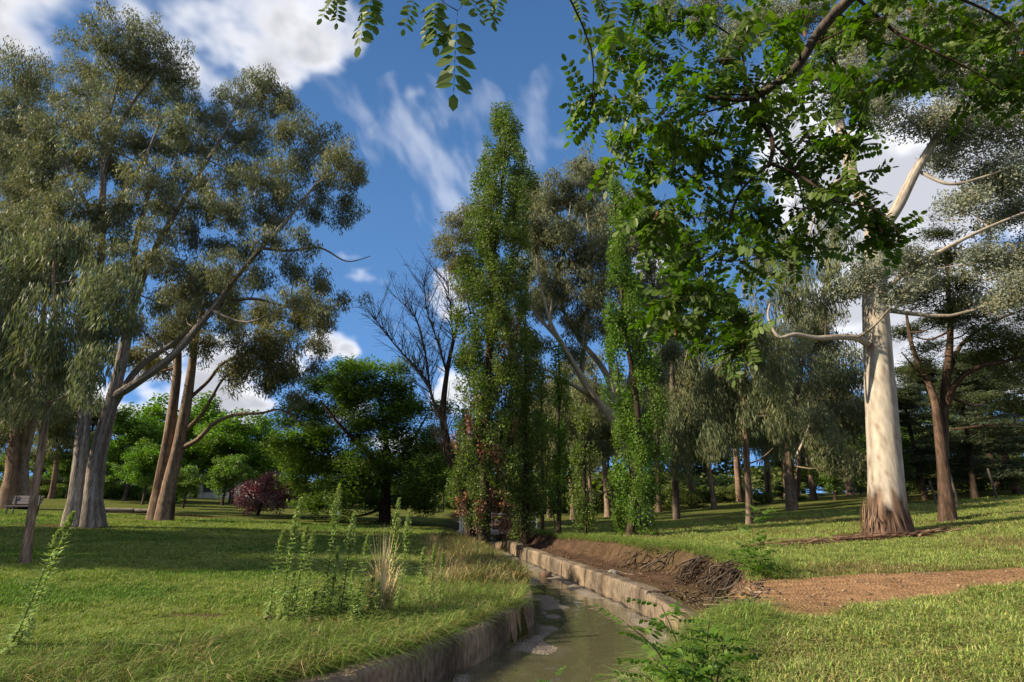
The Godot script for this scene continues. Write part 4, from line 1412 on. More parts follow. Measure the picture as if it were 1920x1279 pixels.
# ---------------------------------------------------------------- the trees of the park
func bare_tree() -> void:
	rng.seed = 91
	var d := 26.0
	var base := foot(882, 1012, d)
	var t := thing("leafless_tree", "leaning dark leafless tree with fine bare twigs beside the tall poplar", "tree", base)
	var nodes := []
	limbs_from([
		{"p": [[884, 1016], [872, 940], [852, 880], [836, 820], [830, 775], [838, 700], [850, 640], [862, 590, 0.3]], "r": [0.27, 0.05], "n": "trunk", "k": 1},
		{"p": [[832, 800], [812, 750, -0.3], [800, 715, -0.4], [770, 680, -0.5], [735, 640, -0.6], [705, 600, -0.7]], "r": [0.085, 0.015]},
		{"p": [[806, 730, -0.3], [795, 650, 0.2], [778, 595, 0.5], [745, 560, 0.8]], "r": [0.06, 0.015]},
		{"p": [[838, 700], [820, 640, 0.5], [800, 580, 0.8], [795, 530, 1.0]], "r": [0.06, 0.012]},
		{"p": [[850, 640], [845, 580, -0.5], [838, 530, -0.7]], "r": [0.05, 0.012]},
		{"p": [[868, 930], [890, 880, 0.4], [905, 830, 0.8]], "r": [0.14, 0.06]},
		{"p": [[850, 880], [838, 860, -0.2], [832, 840, -0.4], [836, 800, -0.6]], "r": [0.05, 0.015]},
	], d, base, t, 2, nodes, 9, 0.4, 0.08)
	var tw := Geo.new()
	var ends := []
	for q in nodes:
		if q[1] < 0.085 and (q[0] as Vector3).x < base.x + 0.4: ends.append(q)
	for k in 300:
		var s: Array = ends[rng.randi() % ends.size()]
		var p: Vector3 = s[0]
		var dir := (Vector3(rr(-1.0, 0.5), rr(0.3, 1.2), rr(-0.8, 0.8))).normalized()
		var l := rr(0.6, 2.0)
		var e := p + dir * l + Vector3(0, 0.12 * l, 0)
		var m := p.lerp(e, 0.5) + rvec() * 0.1
		tube(tw, [[p, 0.018], [m, 0.012], [e, 0.005]], 4, 2, base)
		for j in 5:
			var f := p.lerp(e, rr(0.3, 1.0))
			var dd := (dir + rvec() * 0.8).normalized() * rr(0.3, 0.8)
			tube(tw, [[f, 0.007], [f + dd * 0.5 + rvec() * 0.05, 0.006], [f + dd, 0.003]], 3, 2, base)
	part("twigs", tw.mesh(M.bark), t).set_meta("kind", "stuff")

func make_trees() -> void:
	var gum := "gum trees of the park"
	# big double-trunked gum on the open lawn
	photo_tree("gum_tree", "great pale gum with twin fluted trunks and long slanting limbs on the lawn", "tree", gum, 25.0, [152, 985], 7, [
		{"p": [[140, 992], [144, 930], [152, 850], [160, 760], [172, 680], [186, 560, 0.3], [190, 440, 0.4], [194, 330, 0.5], [200, 240, 0.5], [222, 150, 0.5]], "r": [0.7, 0.1], "rs": [0.52, 0.33, 0.27, 0.245, 0.22, 0.195, 0.165, 0.13, 0.085, 0.04], "n": "trunk"},
		{"p": [[172, 992, -0.3], [174, 930, -0.3], [184, 850, -0.3], [205, 770, -0.3], [222, 700, -0.3], [240, 620, -0.2], [252, 560], [290, 470], [340, 380], [390, 300], [440, 220], [490, 160]], "r": [0.7, 0.1], "rs": [0.50, 0.34, 0.31, 0.28, 0.245, 0.21, 0.185, 0.15, 0.12, 0.085, 0.055, 0.025], "n": "trunk"},
		{"p": [[212, 745, -0.3], [260, 715, -0.8], [320, 670, -1.2], [390, 590, -1.4], [440, 525, -1.4], [490, 465, -1.4], [540, 410, -1.4], [580, 360, -1.2], [620, 310, -1.0]], "r": [0.185, 0.03]},
		{"p": [[206, 770, -0.2], [260, 690, 0.6], [330, 640, 1.0], [390, 590, 1.2], [430, 540, 1.3]], "r": [0.17, 0.06]},
		{"p": [[240, 620], [250, 540, 0.6], [252, 470, 0.9], [268, 400, 1.0], [290, 330, 1.2]], "r": [0.20, 0.06]},
		{"p": [[190, 440, 0.4], [165, 390, -0.2], [130, 320, -0.5], [100, 280, -0.6]], "r": [0.14, 0.04]},
		{"p": [[190, 440, 0.4], [220, 380, -0.5], [270, 300, -0.8], [300, 230, -0.9]], "r": [0.14, 0.04]},
		{"p": [[194, 330, 0.5], [215, 260, 0.2], [250, 190, 0.0], [300, 130, 0.0]], "r": [0.12, 0.04]},
		{"p": [[490, 465, -1.4], [540, 470, -1.0], [600, 465, -0.6], [650, 490, -0.4], [695, 480, -0.2]], "r": [0.08, 0.015]},
		{"p": [[400, 575, 1.0], [470, 560, 1.0], [540, 575, 1.2], [600, 580, 1.4], [640, 570, 1.5]], "r": [0.09, 0.02]},
	], [[250, 70, 55], [190, 85, 50], [310, 105, 46], [160, 130, 46], [230, 140, 55], [332, 150, 36], [140, 170, 46], [285, 185, 50], [205, 215, 55], [120, 235, 46], [345, 190, 32], [150, 300, 50], [90, 330, 45], [260, 262, 50], [330, 232, 42],
		[480, 150, 38], [520, 172, 32], [450, 190, 42], [500, 215, 42], [548, 188, 24], [430, 250, 46], [480, 268, 36], [372, 270, 46], [402, 222, 34], [605, 262, 42], [640, 300, 42], [668, 330, 32], [612, 340, 38], [560, 300, 42], [512, 330, 46], [462, 340, 42],
		[650, 378, 34], [645, 412, 22], [330, 330, 40], [282, 340, 44], [382, 330, 36], [430, 400, 42], [482, 400, 36], [525, 390, 40], [362, 430, 40], [300, 420, 36], [240, 390, 40], [180, 400, 44], [120, 420, 46], [430, 510, 40], [380, 520, 36], [330, 500, 38], [460, 470, 34],
		[555, 500, 36], [600, 530, 32], [545, 560, 36], [612, 572, 26], [575, 450, 26], [640, 560, 18], [690, 555, 10], [60, 420, 44], [40, 350, 40], [150, 480, 40], [280, 480, 36], [205, 470, 38], [245, 520, 36], [222, 430, 36], [322, 380, 38], [412, 460, 36], [350, 585, 32], [300, 560, 34], [90, 380, 40], [70, 300, 40], [130, 360, 40], [200, 305, 42], [242, 320, 42], [310, 270, 40], [392, 380, 38], [450, 300, 38], [540, 350, 38], [590, 390, 32], [510, 440, 34], [480, 520, 34], [580, 560, 28], [170, 250, 42], [290, 130, 40], [90, 250, 36], [420, 560, 34], [250, 600, 30], [540, 250, 30], [575, 230, 22]],
		"gum", {"cover": 1.3, "spread": 2.6, "sides": 22, "step": 0.25, "lump": 0.2})
	# broad gum at the edge of view
	photo_tree("gum_tree", "broad gum with thick flared brown trunk behind the park bench", "tree", gum, 36.0, [30, 948], 4, [
		{"p": [[26, 955], [30, 900], [34, 850], [38, 780], [36, 700], [30, 560], [25, 420], [30, 300], [40, 200]], "r": [1.0, 0.1], "rs": [0.9, 0.62, 0.54, 0.45, 0.38, 0.3, 0.24, 0.16, 0.08], "n": "trunk"},
		{"p": [[40, 860], [55, 800], [70, 720], [80, 620], [85, 500]], "r": [0.36, 0.08]},
		{"p": [[28, 560], [50, 480], [70, 380], [75, 280]], "r": [0.22, 0.06]},
	], [[30, 125, 40], [62, 165, 36], [15, 190, 48], [45, 245, 50], [72, 290, 36], [10, 300, 50], [30, 350, 50], [60, 400, 45], [-20, 260, 60], [-30, 400, 70], [20, 460, 50], [80, 480, 40], [30, 560, 50], [70, 640, 40], [0, 660, 50], [-40, 560, 60], [30, 740, 40], [90, 750, 36], [0, 800, 40], [130, 700, 36]],
		"gum_dark", {"cover": 1.5, "spread": 3.0, "scale": 1.35, "sides": 14, "lump": 0.12})
	# slender young gum
	photo_tree("gum_tree", "slender brown pole-like gum with dense drooping leaves in front of the twin trunks", "tree", gum, 13.5, [50, 1050], 4, [
		{"p": [[46, 1062], [54, 1000], [64, 930], [76, 850], [90, 760], [100, 700], [105, 620], [100, 520], [110, 420]], "r": [0.14, 0.03], "rs": [0.12, 0.09, 0.082, 0.075, 0.066, 0.06, 0.05, 0.035, 0.015], "n": "trunk"},
		{"p": [[98, 710], [125, 690, -0.2], [150, 665, -0.3]], "r": [0.05, 0.02]},
		{"p": [[94, 730], [60, 690, 0.2], [25, 650, 0.3]], "r": [0.05, 0.02]},
		{"p": [[78, 840], [72, 800, -0.1], [60, 760, -0.2]], "r": [0.03, 0.01]},
	], [[60, 520, 50], [130, 520, 50], [190, 535, 46], [30, 590, 52], [100, 600, 55], [170, 600, 52], [215, 590, 34], [50, 660, 46], [120, 665, 46], [180, 655, 40], [15, 710, 42], [225, 510, 32], [100, 450, 44], [20, 460, 46], [150, 450, 34], [60, 745, 30], [110, 720, 26], [160, 705, 24]],
		"gum_hang", {"cover": 1.9, "spread": 1.3, "scale": 0.95, "sides": 12, "step": 0.2, "flat": 0.9})
	# twin stem behind
	photo_tree("gum_tree", "rusty brown gum with two stems dividing low, further across the lawn", "tree", gum, 31.0, [300, 975], 4, [
		{"p": [[292, 984], [300, 920], [312, 850], [322, 780], [332, 700], [334, 640], [340, 570]], "r": [0.5, 0.1], "rs": [0.52, 0.36, 0.31, 0.26, 0.22, 0.17, 0.09], "n": "trunk"},
		{"p": [[306, 984, -0.2], [316, 920, -0.2], [332, 850, -0.2], [345, 780, -0.2], [358, 700], [366, 640], [385, 560]], "r": [0.5, 0.1], "rs": [0.50, 0.36, 0.32, 0.27, 0.22, 0.16, 0.08], "n": "trunk"},
		{"p": [[336, 842, -0.2], [370, 825, -0.5], [400, 795, -0.8], [440, 778, -1.0], [490, 775, -1.1], [525, 768, -1.1], [560, 790, -1.2]], "r": [0.14, 0.03]},
		{"p": [[345, 810, -0.2], [380, 775, -0.6], [400, 740, -0.8], [425, 705, -1.0], [470, 690, -1.2]], "r": [0.12, 0.03]},
		{"p": [[352, 750], [390, 715, 0.8], [420, 680, 1.2], [480, 660, 1.4], [540, 640, 1.4]], "r": [0.11, 0.03]},
	], [[350, 600, 40], [420, 590, 42], [470, 640, 42], [385, 650, 32], [450, 700, 34], [520, 640, 40], [545, 695, 26], [560, 600, 36], [500, 585, 36], [400, 540, 44], [340, 545, 40], [300, 620, 36], [285, 680, 34], [250, 660, 34], [595, 640, 24], [590, 690, 18], [500, 720, 26], [560, 740, 20], [525, 690, 30], [600, 600, 28]],
		"gum_olive", {"cover": 2.0, "spread": 2.2, "scale": 1.15, "lump": 0.12, "sides": 14})
	# gums behind the poplars
	photo_tree("gum_tree", "gum with pale sweeping limbs leaning over the stream between the poplars", "tree", gum, 29.0, [1208, 990], 4, [
		{"p": [[1206, 1000], [1206, 950], [1200, 900], [1182, 860], [1164, 815], [1142, 775], [1112, 742], [1080, 690], [1050, 640], [1010, 595], [985, 560]], "r": [0.6, 0.1], "rs": [0.55, 0.42, 0.35, 0.31, 0.28, 0.24, 0.2, 0.16, 0.12, 0.08, 0.04], "n": "trunk", "k": 0},
		{"p": [[1166, 820], [1150, 740, 0.8], [1130, 690, 1.2], [1090, 640, 1.6], [1060, 590, 1.8], [1030, 520, 2.0]], "r": [0.22, 0.06], "k": 0},
		{"p": [[1120, 750], [1080, 725, -0.6], [1045, 712, -1.0], [1010, 700, -1.2]], "r": [0.16, 0.03], "k": 0},
		{"p": [[1150, 790], [1180, 720, 0.6], [1190, 640, 1.0], [1180, 540, 1.2], [1160, 440, 1.4]], "r": [0.2, 0.05], "k": 0},
		{"p": [[1090, 700], [1100, 600, -0.6], [1110, 500, -0.9], [1100, 400, -1.0]], "r": [0.14, 0.04], "k": 0},
		{"p": [[1148, 790, -0.2], [1110, 735, -0.8], [1070, 670, -1.2], [1035, 610, -1.4], [1015, 540, -1.5], [1005, 470, -1.5]], "r": [0.15, 0.04], "k": 0},
		{"p": [[1180, 860, -0.3], [1172, 790, -0.9], [1150, 720, -1.3], [1140, 640, -1.5], [1130, 560, -1.5], [1140, 470, -1.5]], "r": [0.17, 0.04], "k": 0},
		{"p": [[1185, 880, 0.4], [1200, 800, 0.9], [1215, 700, 1.2], [1225, 600, 1.3], [1220, 500, 1.3]], "r": [0.15, 0.04], "k": 0},
		{"p": [[1112, 742, -0.4], [1075, 722, -1.0], [1040, 700, -1.5], [1015, 690, -1.8], [985, 670, -2.0]], "r": [0.11, 0.02], "k": 0},
		{"p": [[1030, 615], [1040, 540, -0.4], [1060, 460, -0.6], [1070, 380, -0.6]], "r": [0.1, 0.03], "k": 0},
	], [[1090, 310, 30], [1130, 330, 36], [1060, 350, 40], [1020, 380, 40], [1100, 390, 46], [1160, 380, 36], [1200, 405, 36], [1040, 440, 46], [1000, 430, 30], [1100, 460, 46], [1160, 450, 42], [1210, 470, 40], [1240, 430, 30], [1060, 520, 46], [1120, 540, 46], [1180, 530, 42], [1230, 540, 36], [1020, 560, 40], [1080, 600, 40], [1140, 610, 36], [1200, 610, 40], [1250, 610, 30], [1000, 640, 28], [1220, 690, 34], [1010, 500, 34], [1075, 660, 22], [1260, 660, 26]],
		"gum", {"cover": 2.3, "spread": 2.2, "scale": 1.1, "lump": 0.1, "sides": 14})
	photo_tree("gum_tree", "grey-leaved gum mostly hidden behind the tall poplar", "tree", gum, 38.0, [985, 985], 2, [
		{"p": [[985, 992], [984, 900], [978, 780], [960, 660], [940, 560], [915, 500], [890, 450]], "r": [0.4, 0.08], "n": "trunk"},
		{"p": [[960, 660], [985, 560], [1000, 480], [1010, 400]], "r": [0.16, 0.05]},
	], [[850, 430, 28], [838, 470, 22], [870, 402, 22], [890, 440, 32], [868, 485, 28], [834, 446, 18], [905, 400, 26], [985, 380, 30], [1000, 350, 24], [990, 450, 36], [960, 520, 40], [880, 540, 30], [1000, 560, 36], [960, 620, 36], [1000, 690, 30], [940, 700, 36], [1010, 760, 26], [850, 500, 20]],
		"gum_olive", {"cover": 1.6, "spread": 2.5, "scale": 1.4})
	photo_tree("gum_tree", "slim dark-stemmed gum with curtains of hanging leaves past the second poplar", "tree", gum, 37.0, [1268, 975], 2, [
		{"p": [[1269, 984], [1266, 900], [1262, 800], [1260, 680], [1258, 560], [1266, 470]], "r": [0.24, 0.05], "n": "trunk"},
		{"p": [[1262, 760], [1285, 680], [1300, 600]], "r": [0.1, 0.03]},
	], [[1262, 470, 30], [1285, 520, 34], [1250, 560, 32], [1300, 590, 32], [1270, 630, 36], [1240, 690, 36], [1300, 680, 36], [1270, 740, 38], [1320, 740, 30], [1250, 800, 34], [1295, 800, 34], [1290, 450, 26], [1310, 530, 24], [1330, 640, 24], [1270, 860, 24], [1320, 800, 26]],
		"gum_hang", {"cover": 1.5, "spread": 2.0, "scale": 1.7, "flat": 1.0})
	photo_tree("gum_tree", "young gum on a thin orange stem with heavy drooping crown, standing in open grass", "tree", gum, 25.0, [1403, 990], 4, [
		{"p": [[1406, 1000], [1404, 930], [1400, 860], [1396, 780], [1398, 700], [1402, 620]], "r": [0.2, 0.05], "rs": [0.19, 0.145, 0.13, 0.11, 0.08, 0.04], "n": "trunk"},
		{"p": [[1400, 870], [1425, 862, -0.2], [1450, 840, -0.3]], "r": [0.04, 0.012]},
		{"p": [[1398, 760], [1370, 720, 0.3], [1350, 690, 0.4]], "r": [0.06, 0.02]},
		{"p": [[1398, 740], [1425, 700, -0.3], [1445, 670, -0.4]], "r": [0.06, 0.02]},
	], [[1400, 660, 42], [1360, 700, 42], [1440, 700, 42], [1340, 760, 38], [1400, 755, 46], [1450, 765, 40], [1370, 815, 36], [1430, 825, 32], [1410, 600, 36], [1440, 640, 32], [1370, 640, 32], [1335, 820, 26], [1465, 820, 22], [1330, 700, 26]],
		"gum_hang", {"cover": 1.8, "spread": 1.6, "scale": 1.25, "flat": 1.0})
	photo_tree("gum_tree", "brown-trunked gum forking into two pale leaders before the dark foliage", "tree", gum, 38.0, [1482, 970], 4, [
		{"p": [[1488, 980], [1482, 920], [1477, 860], [1476, 815], [1490, 760], [1502, 700], [1510, 620]], "r": [0.5, 0.08], "rs": [0.46, 0.33, 0.28, 0.25, 0.18, 0.13, 0.07], "n": "trunk"},
		{"p": [[1476, 815], [1464, 760], [1460, 700], [1466, 630]], "r": [0.18, 0.05], "k": 0},
		{"p": [[1482, 880], [1505, 830, -0.3], [1520, 790, -0.5]], "r": [0.12, 0.04], "k": 0},
		{"p": [[1494, 930, 0.6], [1497, 880, 0.6], [1500, 830, 0.9]], "r": [0.22, 0.08]},
	], [[1470, 640, 46], [1520, 630, 50], [1560, 660, 42], [1505, 710, 44], [1560, 740, 46], [1590, 700, 32], [1445, 720, 34], [1530, 800, 44], [1590, 800, 38], [1545, 600, 36], [1570, 855, 34], [1600, 870, 26], [1610, 760, 26], [1500, 590, 30]],
		"gum_dark", {"cover": 1.7, "spread": 2.6, "scale": 1.4})
	# the big pale gum
	var big := photo_tree("gum_tree", "massive smooth cream gum with ragged brown bark at its foot", "tree", gum, 17.0, [1665, 1000], 3, [
		{"p": [[1667, 1012], [1666, 985], [1663, 950], [1661, 900], [1657, 830], [1652, 750], [1646, 660], [1641, 570], [1640, 490], [1644, 420]], "r": [0.7, 0.3], "rs": [0.70, 0.60, 0.50, 0.455, 0.43, 0.41, 0.38, 0.36, 0.34, 0.31], "n": "trunk"},
		{"p": [[1644, 430], [1620, 380], [1596, 320, 0.3], [1575, 230, 0.5], [1560, 120, 0.6], [1550, 0, 0.6]], "r": [0.22, 0.06], "k": 0},
		{"p": [[1646, 440], [1682, 390, -0.2], [1715, 325, -0.4], [1755, 260, -0.5], [1795, 190, -0.6], [1830, 80, -0.6]], "r": [0.19, 0.04], "k": 0},
		{"p": [[1664, 540, -0.1], [1700, 510, -0.5], [1770, 468, -0.9], [1845, 430, -1.2], [1930, 395, -1.4]], "r": [0.085, 0.03], "k": 0},
		{"p": [[1722, 320, -0.4], [1780, 345, -0.8], [1850, 330, -1.0], [1930, 300, -1.2]], "r": [0.06, 0.02], "k": 0},
		{"p": [[1626, 645, -0.2], [1606, 634, -0.4], [1570, 632, -0.5], [1530, 634, -0.6], [1490, 627, -0.7], [1462, 633, -0.7], [1447, 612, -0.7], [1440, 590, -0.7], [1444, 570, -0.7]], "r": [0.11, 0.03], "n": "dead_limb", "k": 0},
		{"p": [[1548, 634, -0.55], [1549, 600, -0.6], [1552, 560, -0.6]], "r": [0.035, 0.012], "n": "dead_limb", "k": 2},
		{"p": [[1596, 320, 0.3], [1560, 350, 0.2], [1530, 400, 0.1], [1515, 450, 0.0]], "r": [0.08, 0.02], "k": 0},
	], [[1700, 150, 55], [1780, 120, 60], [1860, 150, 60], [1900, 230, 55], [1820, 245, 50], [1740, 225, 42], [1865, 330, 50], [1905, 390, 45], [1800, 380, 36], [1700, 485, 38], [1742, 520, 38], [1688, 545, 28], [1625, 505, 38], [1598, 545, 24], [1850, 480, 42], [1890, 540, 44], [1805, 560, 36], [1650, 195, 42], [1600, 150, 45], [1560, 75, 45], [1640, 75, 50], [1720, 55, 50], [1800, 40, 50], [1890, 60, 50], [1500, 30, 45], [1440, 30, 45], [1380, 60, 40], [1500, 130, 40], [1250, 15, 35], [1320, 20, 40], [1950, 150, 60], [1960, 330, 60], [1960, 480, 60], [1770, 300, 28], [1850, 420, 26]],
		"gum_silver", {"cover": 2.2, "spread": 1.8, "scale": 1.0, "sides": 28, "step": 0.16, "lump": 0.05})
	rng.seed = 55
	# drooping leaves of the same tree over the dead limb
	var nodes := []
	for q in [[1515, 450], [1530, 400], [1560, 350], [1596, 320]]: nodes.append([at(q[0], q[1], 17.0), 0.03])
	crown([[1500, 480, 42], [1540, 430, 40], [1490, 540, 32], [1562, 500, 36], [1475, 585, 24], [1522, 560, 34], [1582, 425, 34], [1435, 560, 22], [1425, 490, 34], [1450, 440, 34], [1550, 545, 26]], 17.0, big.position, big, 0, nodes, "gum_hang", 1.3, 0.9, 0.9, 1.0)
	# peeling slivers of bark round its foot
	for k in 90:
		var a := rr(0.0, TAU)
		var h := rr(0.1, 0.95)
		var y0 := rr(-0.05, 0.35)
		var o := Vector3(cos(a), 0, sin(a))
		var side := o.cross(Vector3.UP) * rr(0.008, 0.022)
		var g := Geo.new()
		var lo := o * (0.66 - 0.1 * y0 + rr(0.0, 0.05)) + Vector3(0, y0, 0)
		var hi := o * (0.60 - 0.08 * (y0 + h)) + Vector3(0, y0 + h, 0) + side * rr(-4.0, 4.0)
		var mid := lo.lerp(hi, 0.5) + o * 0.015
		var c := tint([Color(0.13, 0.08, 0.06), Color(0.08, 0.05, 0.038), Color(0.19, 0.13, 0.095)][k % 3], 0.3)
		g.quad(lo - side * 0.4, lo + side * 0.4, mid + side, mid - side, c)
		g.tri(mid - side, mid + side, hi, c)
		part("bark_strip", g.mesh(M.dry), big)
	# the dark-barked wattle
	photo_tree("wattle_tree", "dark-barked wattle with V-shaped fork and fine feathery foliage beside the big cream gum", "tree", "", 20.0, [1776, 975], 6, [
		{"p": [[1778, 984], [1773, 930], [1768, 870], [1760, 800], [1752, 750], [1740, 715], [1722, 680], [1708, 640], [1700, 590]], "r": [0.36, 0.05], "rs": [0.32, 0.22, 0.19, 0.16, 0.13, 0.11, 0.09, 0.07, 0.04], "n": "trunk"},
		{"p": [[1768, 860, 0.1], [1768, 800, 0.2], [1772, 740, 0.2], [1778, 680, 0.2], [1782, 620, 0.2], [1778, 540, 0.2], [1775, 470, 0.2]], "r": [0.19, 0.05]},
		{"p": [[1775, 760, 0.1], [1795, 715, -0.4], [1830, 690, -0.8], [1880, 678, -1.0], [1940, 665, -1.2]], "r": [0.12, 0.03]},
		{"p": [[1780, 700, 0.2], [1800, 650, 0.6], [1850, 610, 1.0], [1920, 580, 1.2]], "r": [0.09, 0.03]},
		{"p": [[1740, 715], [1715, 690, -0.3], [1690, 660, -0.5]], "r": [0.06, 0.015]},
		{"p": [[1785, 805, -0.2], [1830, 800, -0.6], [1880, 795, -1.0], [1940, 800, -1.2]], "r": [0.05, 0.015]},
	], [[1700, 620, 30], [1722, 560, 32], [1760, 600, 34], [1822, 600, 40], [1870, 622, 40], [1912, 640, 40], [1845, 680, 32], [1895, 700, 36], [1800, 530, 36], [1880, 565, 40], [1905, 490, 44], [1780, 480, 34], [1715, 690, 22], [1850, 745, 26], [1900, 760, 30], [1950, 600, 50], [1740, 650, 24], [1830, 640, 30], [1705, 500, 26], [1760, 440, 30]],
		"acacia", {"cover": 2.2, "spread": 1.8, "scale": 1.1, "flat": 0.5})
	bare_tree()
	# poplars along the stream
	var pg := "poplars along the stream"
	poplar("tallest columnar poplar with reddish withered leaves on its lower half", pg, 24.0, [905, 1008], [[203, 946, 6], [235, 948, 24], [285, 946, 42], [340, 942, 54], [400, 936, 60], [460, 927, 64], [520, 924, 66], [600, 920, 66], [680, 916, 64], [760, 913, 62], [850, 910, 58], [930, 910, 52], [985, 910, 42]], "poplar", 0.30, 1.9,
		[[935, 700, 60], [925, 760, 50], [880, 520, 26], [900, 850, 40], [925, 930, 50], [935, 970, 45], [870, 620, 24]])
	poplar("bright green columnar poplar with bare spindly top in front of the leaning gum", pg, 21.0, [1182, 1016], [[345, 1150, 5], [400, 1154, 14], [460, 1160, 24], [540, 1165, 30], [620, 1172, 36], [700, 1186, 44], [780, 1196, 50], [860, 1196, 50], [930, 1190, 42], [985, 1182, 24]], "poplar_bright", 0.2, 1.5)
	poplar("dark middle-sized poplar close to the far channel wall", pg, 26.0, [985, 1005], [[560, 985, 8], [640, 985, 22], [720, 985, 30], [800, 984, 36], [880, 985, 38], [950, 985, 28], [985, 985, 18]], "poplar", 0.26, 1.5, [[1000, 640, 26]])
	poplar("thin young poplar, brightest of the saplings past the eroded bank", pg, 24.0, [1048, 1008], [[655, 1048, 4], [720, 1048, 12], [800, 1048, 20], [880, 1048, 22], [950, 1048, 12]], "poplar_bright", 0.11, 1.2)
	poplar("short bushy young poplar on the edge of the eroded bank", pg, 22.5, [1096, 1014], [[750, 1094, 6], [820, 1095, 18], [890, 1096, 24], [950, 1096, 20], [985, 1096, 10]], "poplar", 0.13, 1.4)
	poplar("thin dark young poplar between the middle-sized one and the brightest sapling", pg, 28.0, [1017, 1000], [[700, 1016, 5], [780, 1016, 14], [860, 1017, 18], [930, 1017, 12]], "poplar", 0.1, 1.2)
	# broad dark tree on the lawn
	photo_tree("zelkova_tree", "broad dark green spreading tree with layered foliage on the far lawn", "tree", "", 38.0, [722, 975], 1, [
		{"p": [[722, 985], [722, 950], [724, 900], [726, 840]], "r": [0.42, 0.2], "n": "trunk"},
		{"p": [[724, 900], [690, 850, -0.6], [640, 800, -1.0], [600, 750, -1.2]], "r": [0.2, 0.05]},
		{"p": [[726, 860], [720, 790, 0.6], [700, 720, 1.0]], "r": [0.18, 0.05]},
		{"p": [[724, 890], [770, 830, 0.3], [800, 780, 0.5]], "r": [0.18, 0.04]},
		{"p": [[724, 910], [660, 890, 0.5], [590, 880, 0.8]], "r": [0.14, 0.04]},
	], [[680, 700, 34], [622, 712, 34], [740, 720, 34], [572, 762, 40], [640, 770, 50], [710, 780, 50], [778, 772, 36], [552, 830, 40], [620, 848, 50], [700, 850, 52], [780, 850, 42], [808, 812, 26], [562, 898, 36], [640, 916, 44], [720, 905, 40], [790, 916, 36], [600, 940, 26], [826, 765, 20], [532, 795, 22], [660, 690, 26], [760, 690, 22], [822, 870, 26], [760, 940, 24], [545, 870, 30], [590, 720, 26], [655, 735, 36], [705, 730, 36], [600, 800, 40], [670, 810, 42], [745, 810, 40], [575, 860, 34], [680, 900, 36], [820, 840, 26], [750, 760, 34], [640, 945, 28], [790, 945, 26], [828, 905, 24], [700, 945, 22]],
		"zelkova", {"cover": 3.4, "spread": 4.0, "scale": 1.15, "flat": 0.85})
	photo_tree("plum_tree", "small round purple-leaved plum tree in front of the dark spreading tree", "tree", "", 40.0, [484, 968], 1, [
		{"p": [[480, 978], [486, 955], [494, 930], [500, 905]], "r": [0.14, 0.05], "n": "trunk"},
		{"p": [[486, 955], [470, 930], [455, 915]], "r": [0.07, 0.03]},
		{"p": [[490, 945], [520, 925], [545, 910]], "r": [0.07, 0.02]},
	], [[492, 908, 26], [462, 928, 24], [522, 925, 26], [495, 935, 26], [550, 925, 22], [444, 940, 15], [474, 950, 16], [530, 900, 18], [500, 892, 16], [560, 905, 16], [515, 950, 14]],
		"plum", {"cover": 1.7, "spread": 0.9, "scale": 1.0, "flat": 0.85})
	# trees and shrubs behind, copied from a few kinds
	var p := proto("round", 10.0, "plane", 2, 11)
	plant_copies(grow("plane_tree", "sunlit bright green broadleaf tree beyond the lawn", "bright broadleaf trees beyond the lawn", p, 2.0, 0.8), 10.0, [[230, 760, 58.0, 0.3, 1.15], [330, 735, 66.0, 1.7, 1.1], [430, 765, 62.0, 2.9, 1.2], [495, 800, 70.0, 4.1, 1.1], [265, 820, 50.0, 5.0, 1.0], [830, 850, 64.0, 0.8, 1.0], [795, 830, 80.0, 2.2, 1.2]], [
		"bright green broadleaf tree showing between the twin-trunked gum and the rusty gum", "tallest bright green tree, behind the rusty two-stemmed gum", "bright green broadleaf tree above the purple plum", "bright green tree between the plum and the broad dark tree",
		"smaller bright green tree right behind the foot of the rusty gum", "pale green tree seen between the broad dark tree and the leafless one", "far bright green tree behind the edge of the broad dark tree"])
	p = proto("round", 8.0, "broadleaf", 1, 12)
	plant_copies(grow("dark_tree", "dark green rounded broadleaf tree in the shade behind the lawn", "dark rounded trees behind the lawn", p, 1.7, 0.8), 8.0, [[342, 872, 46.0, 0.0, 1.15], [415, 850, 56.0, 1.2, 1.3], [600, 880, 60.0, 2.2, 1.2], [120, 820, 60.0, 3.4, 1.3], [180, 860, 52.0, 4.0, 1.1], [1640, 770, 46.0, 5.2, 1.2], [1570, 830, 52.0, 0.7, 1.3], [1705, 800, 44.0, 2.6, 1.2], [660, 880, 75.0, 1.1, 1.4], [900, 880, 80.0, 3.0, 1.4], [740, 900, 70.0, 3.7, 1.3]], [
		"low dark round-headed tree with thick trunk next to the rusty gum", "dark tree behind the purple plum", "dark tree between the plum and the broad dark tree's trunk", "dark rounded tree behind the slender pole gum", "dark rounded tree showing beside the twin trunks", "dark tree behind the massive cream gum",
		"dark rounded tree beyond the forked gum", "dark tree in the gap between the cream gum and the wattle", "far dark tree under the boughs of the broad dark tree", "far dark tree behind the tallest poplar", "far dark tree behind the broad dark tree's trunk"])
	p = proto("gum", 16.0, "gum_far", 4, 13)
